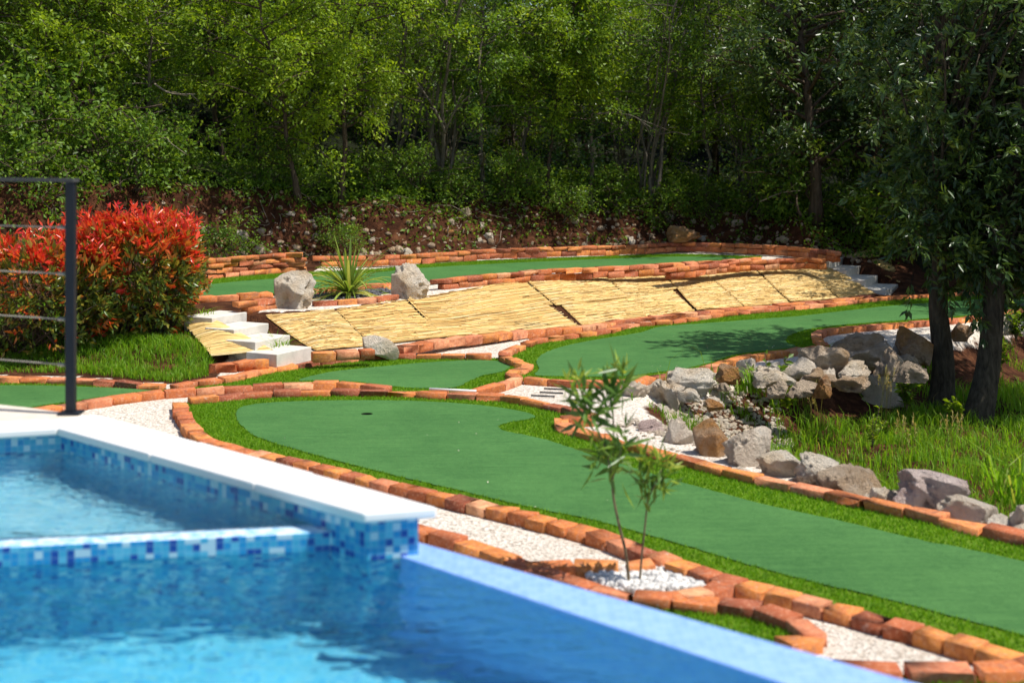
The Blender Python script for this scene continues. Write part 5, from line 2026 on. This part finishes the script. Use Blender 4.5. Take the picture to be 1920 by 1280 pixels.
rod('white_pipe', 'white plastic strip lying along the brick border of the kidney shaped green', 'pipe', W(805, 729, .085), W(893, 733, .085), .011, 'white_plastic')
rod('metal_rod', 'dark rod on the white gravel, the upper of three beside the zigzag border', 'rod', W(1020, 728, .012), W(1062, 730, .012), .007, 'steel_dark')
rod('metal_rod', 'dark rod on the white gravel, the middle of three beside the zigzag border', 'rod', W(1012, 735, .012), W(1056, 737, .012), .007, 'steel_dark')
rod('metal_rod', 'dark rod on the white gravel, the lowest of three beside the zigzag border', 'rod', W(996, 741, .012), W(1040, 743, .012), .007, 'steel_dark')
# fallen petals
rs = RS(19)
a = Acc()
pp = [W(*p, .024) for p in zip(rs.uniform(1180, 1560, 40), rs.uniform(620, 690, 40))] + [W(*p, .024) for p in zip(rs.uniform(520, 1500, 40), rs.uniform(770, 1050, 40))]
pp = np.array(pp)
pin = np.array([W(p[0], p[1], .02)[:2] for p in g1_in])
pin2 = np.array([W(p[0], p[1], .02)[:2] for p in m2_in])
pp = pp[inpoly(pp, pin) | inpoly(pp, pin2)]
leaves(a, pp, rs.normal(size=(len(pp), 3)) * [1, 1, .1], rs.uniform(.007, .017, len(pp)), .009, .5, rs)
tag(a.build('fallen_petals', M['petal']), kind='stuff')

# ------------------------------------------------------------------ light, camera, render
SUN_EL, SUN_AZ = math.radians(62), math.atan2(-.26, .97)
sv = Vector((math.cos(SUN_EL) * math.cos(SUN_AZ), math.cos(SUN_EL) * math.sin(SUN_AZ), math.sin(SUN_EL)))
sd_ = bpy.data.lights.new('sun', 'SUN')
sd_.energy = 5.0
sd_.angle = math.radians(.53)
sd_.color = (1.0, .95, .87)
sd_.cycles.is_caustics_light = True
so_ = bpy.data.objects.new('sun', sd_)
so_.rotation_euler = (-sv).to_track_quat('-Z', 'Y').to_euler()
so_.location = (0, 0, 30)
COL.objects.link(so_)
w = bpy.data.worlds.new('World')
sc.world = w
w.use_nodes = True
nt = w.node_tree
nt.nodes.clear()
sky = nt.nodes.new('ShaderNodeTexSky')
sky.sky_type = 'NISHITA'
sky.sun_disc = False
sky.sun_elevation = SUN_EL
sky.sun_rotation = math.pi / 2 - SUN_AZ
bg = nt.nodes.new('ShaderNodeBackground')
bg.inputs['Strength'].default_value = .11
wo = nt.nodes.new('ShaderNodeOutputWorld')
nt.links.new(sky.outputs[0], bg.inputs[0])
nt.links.new(bg.outputs[0], wo.inputs[0])

cam = bpy.data.cameras.new('camera')
cam.sensor_width = 36
cam.lens = FP / 1920 * 36
cam.shift_y = -(640 - Y0) / 1920
cam.clip_end = 500
cam.dof.use_dof = True
cam.dof.focus_distance = 14.5
cam.dof.aperture_fstop = 2.1
co = bpy.data.objects.new('camera', cam)
co.location = (0, 0, CZ)
co.rotation_euler = (math.pi / 2, 0, 0)
COL.objects.link(co)
sc.camera = co
sc.view_settings.view_transform = 'Standard'
sc.view_settings.look = 'None'
sc.view_settings.exposure = .2
sc.view_settings.gamma = 1
cy = sc.cycles
cy.max_bounces = 8
cy.diffuse_bounces = 3
cy.glossy_bounces = 3
cy.transmission_bounces = 6
cy.transparent_max_bounces = 8
cy.use_denoising = True
cy.caustics_reflective = False
cy.caustics_refractive = True
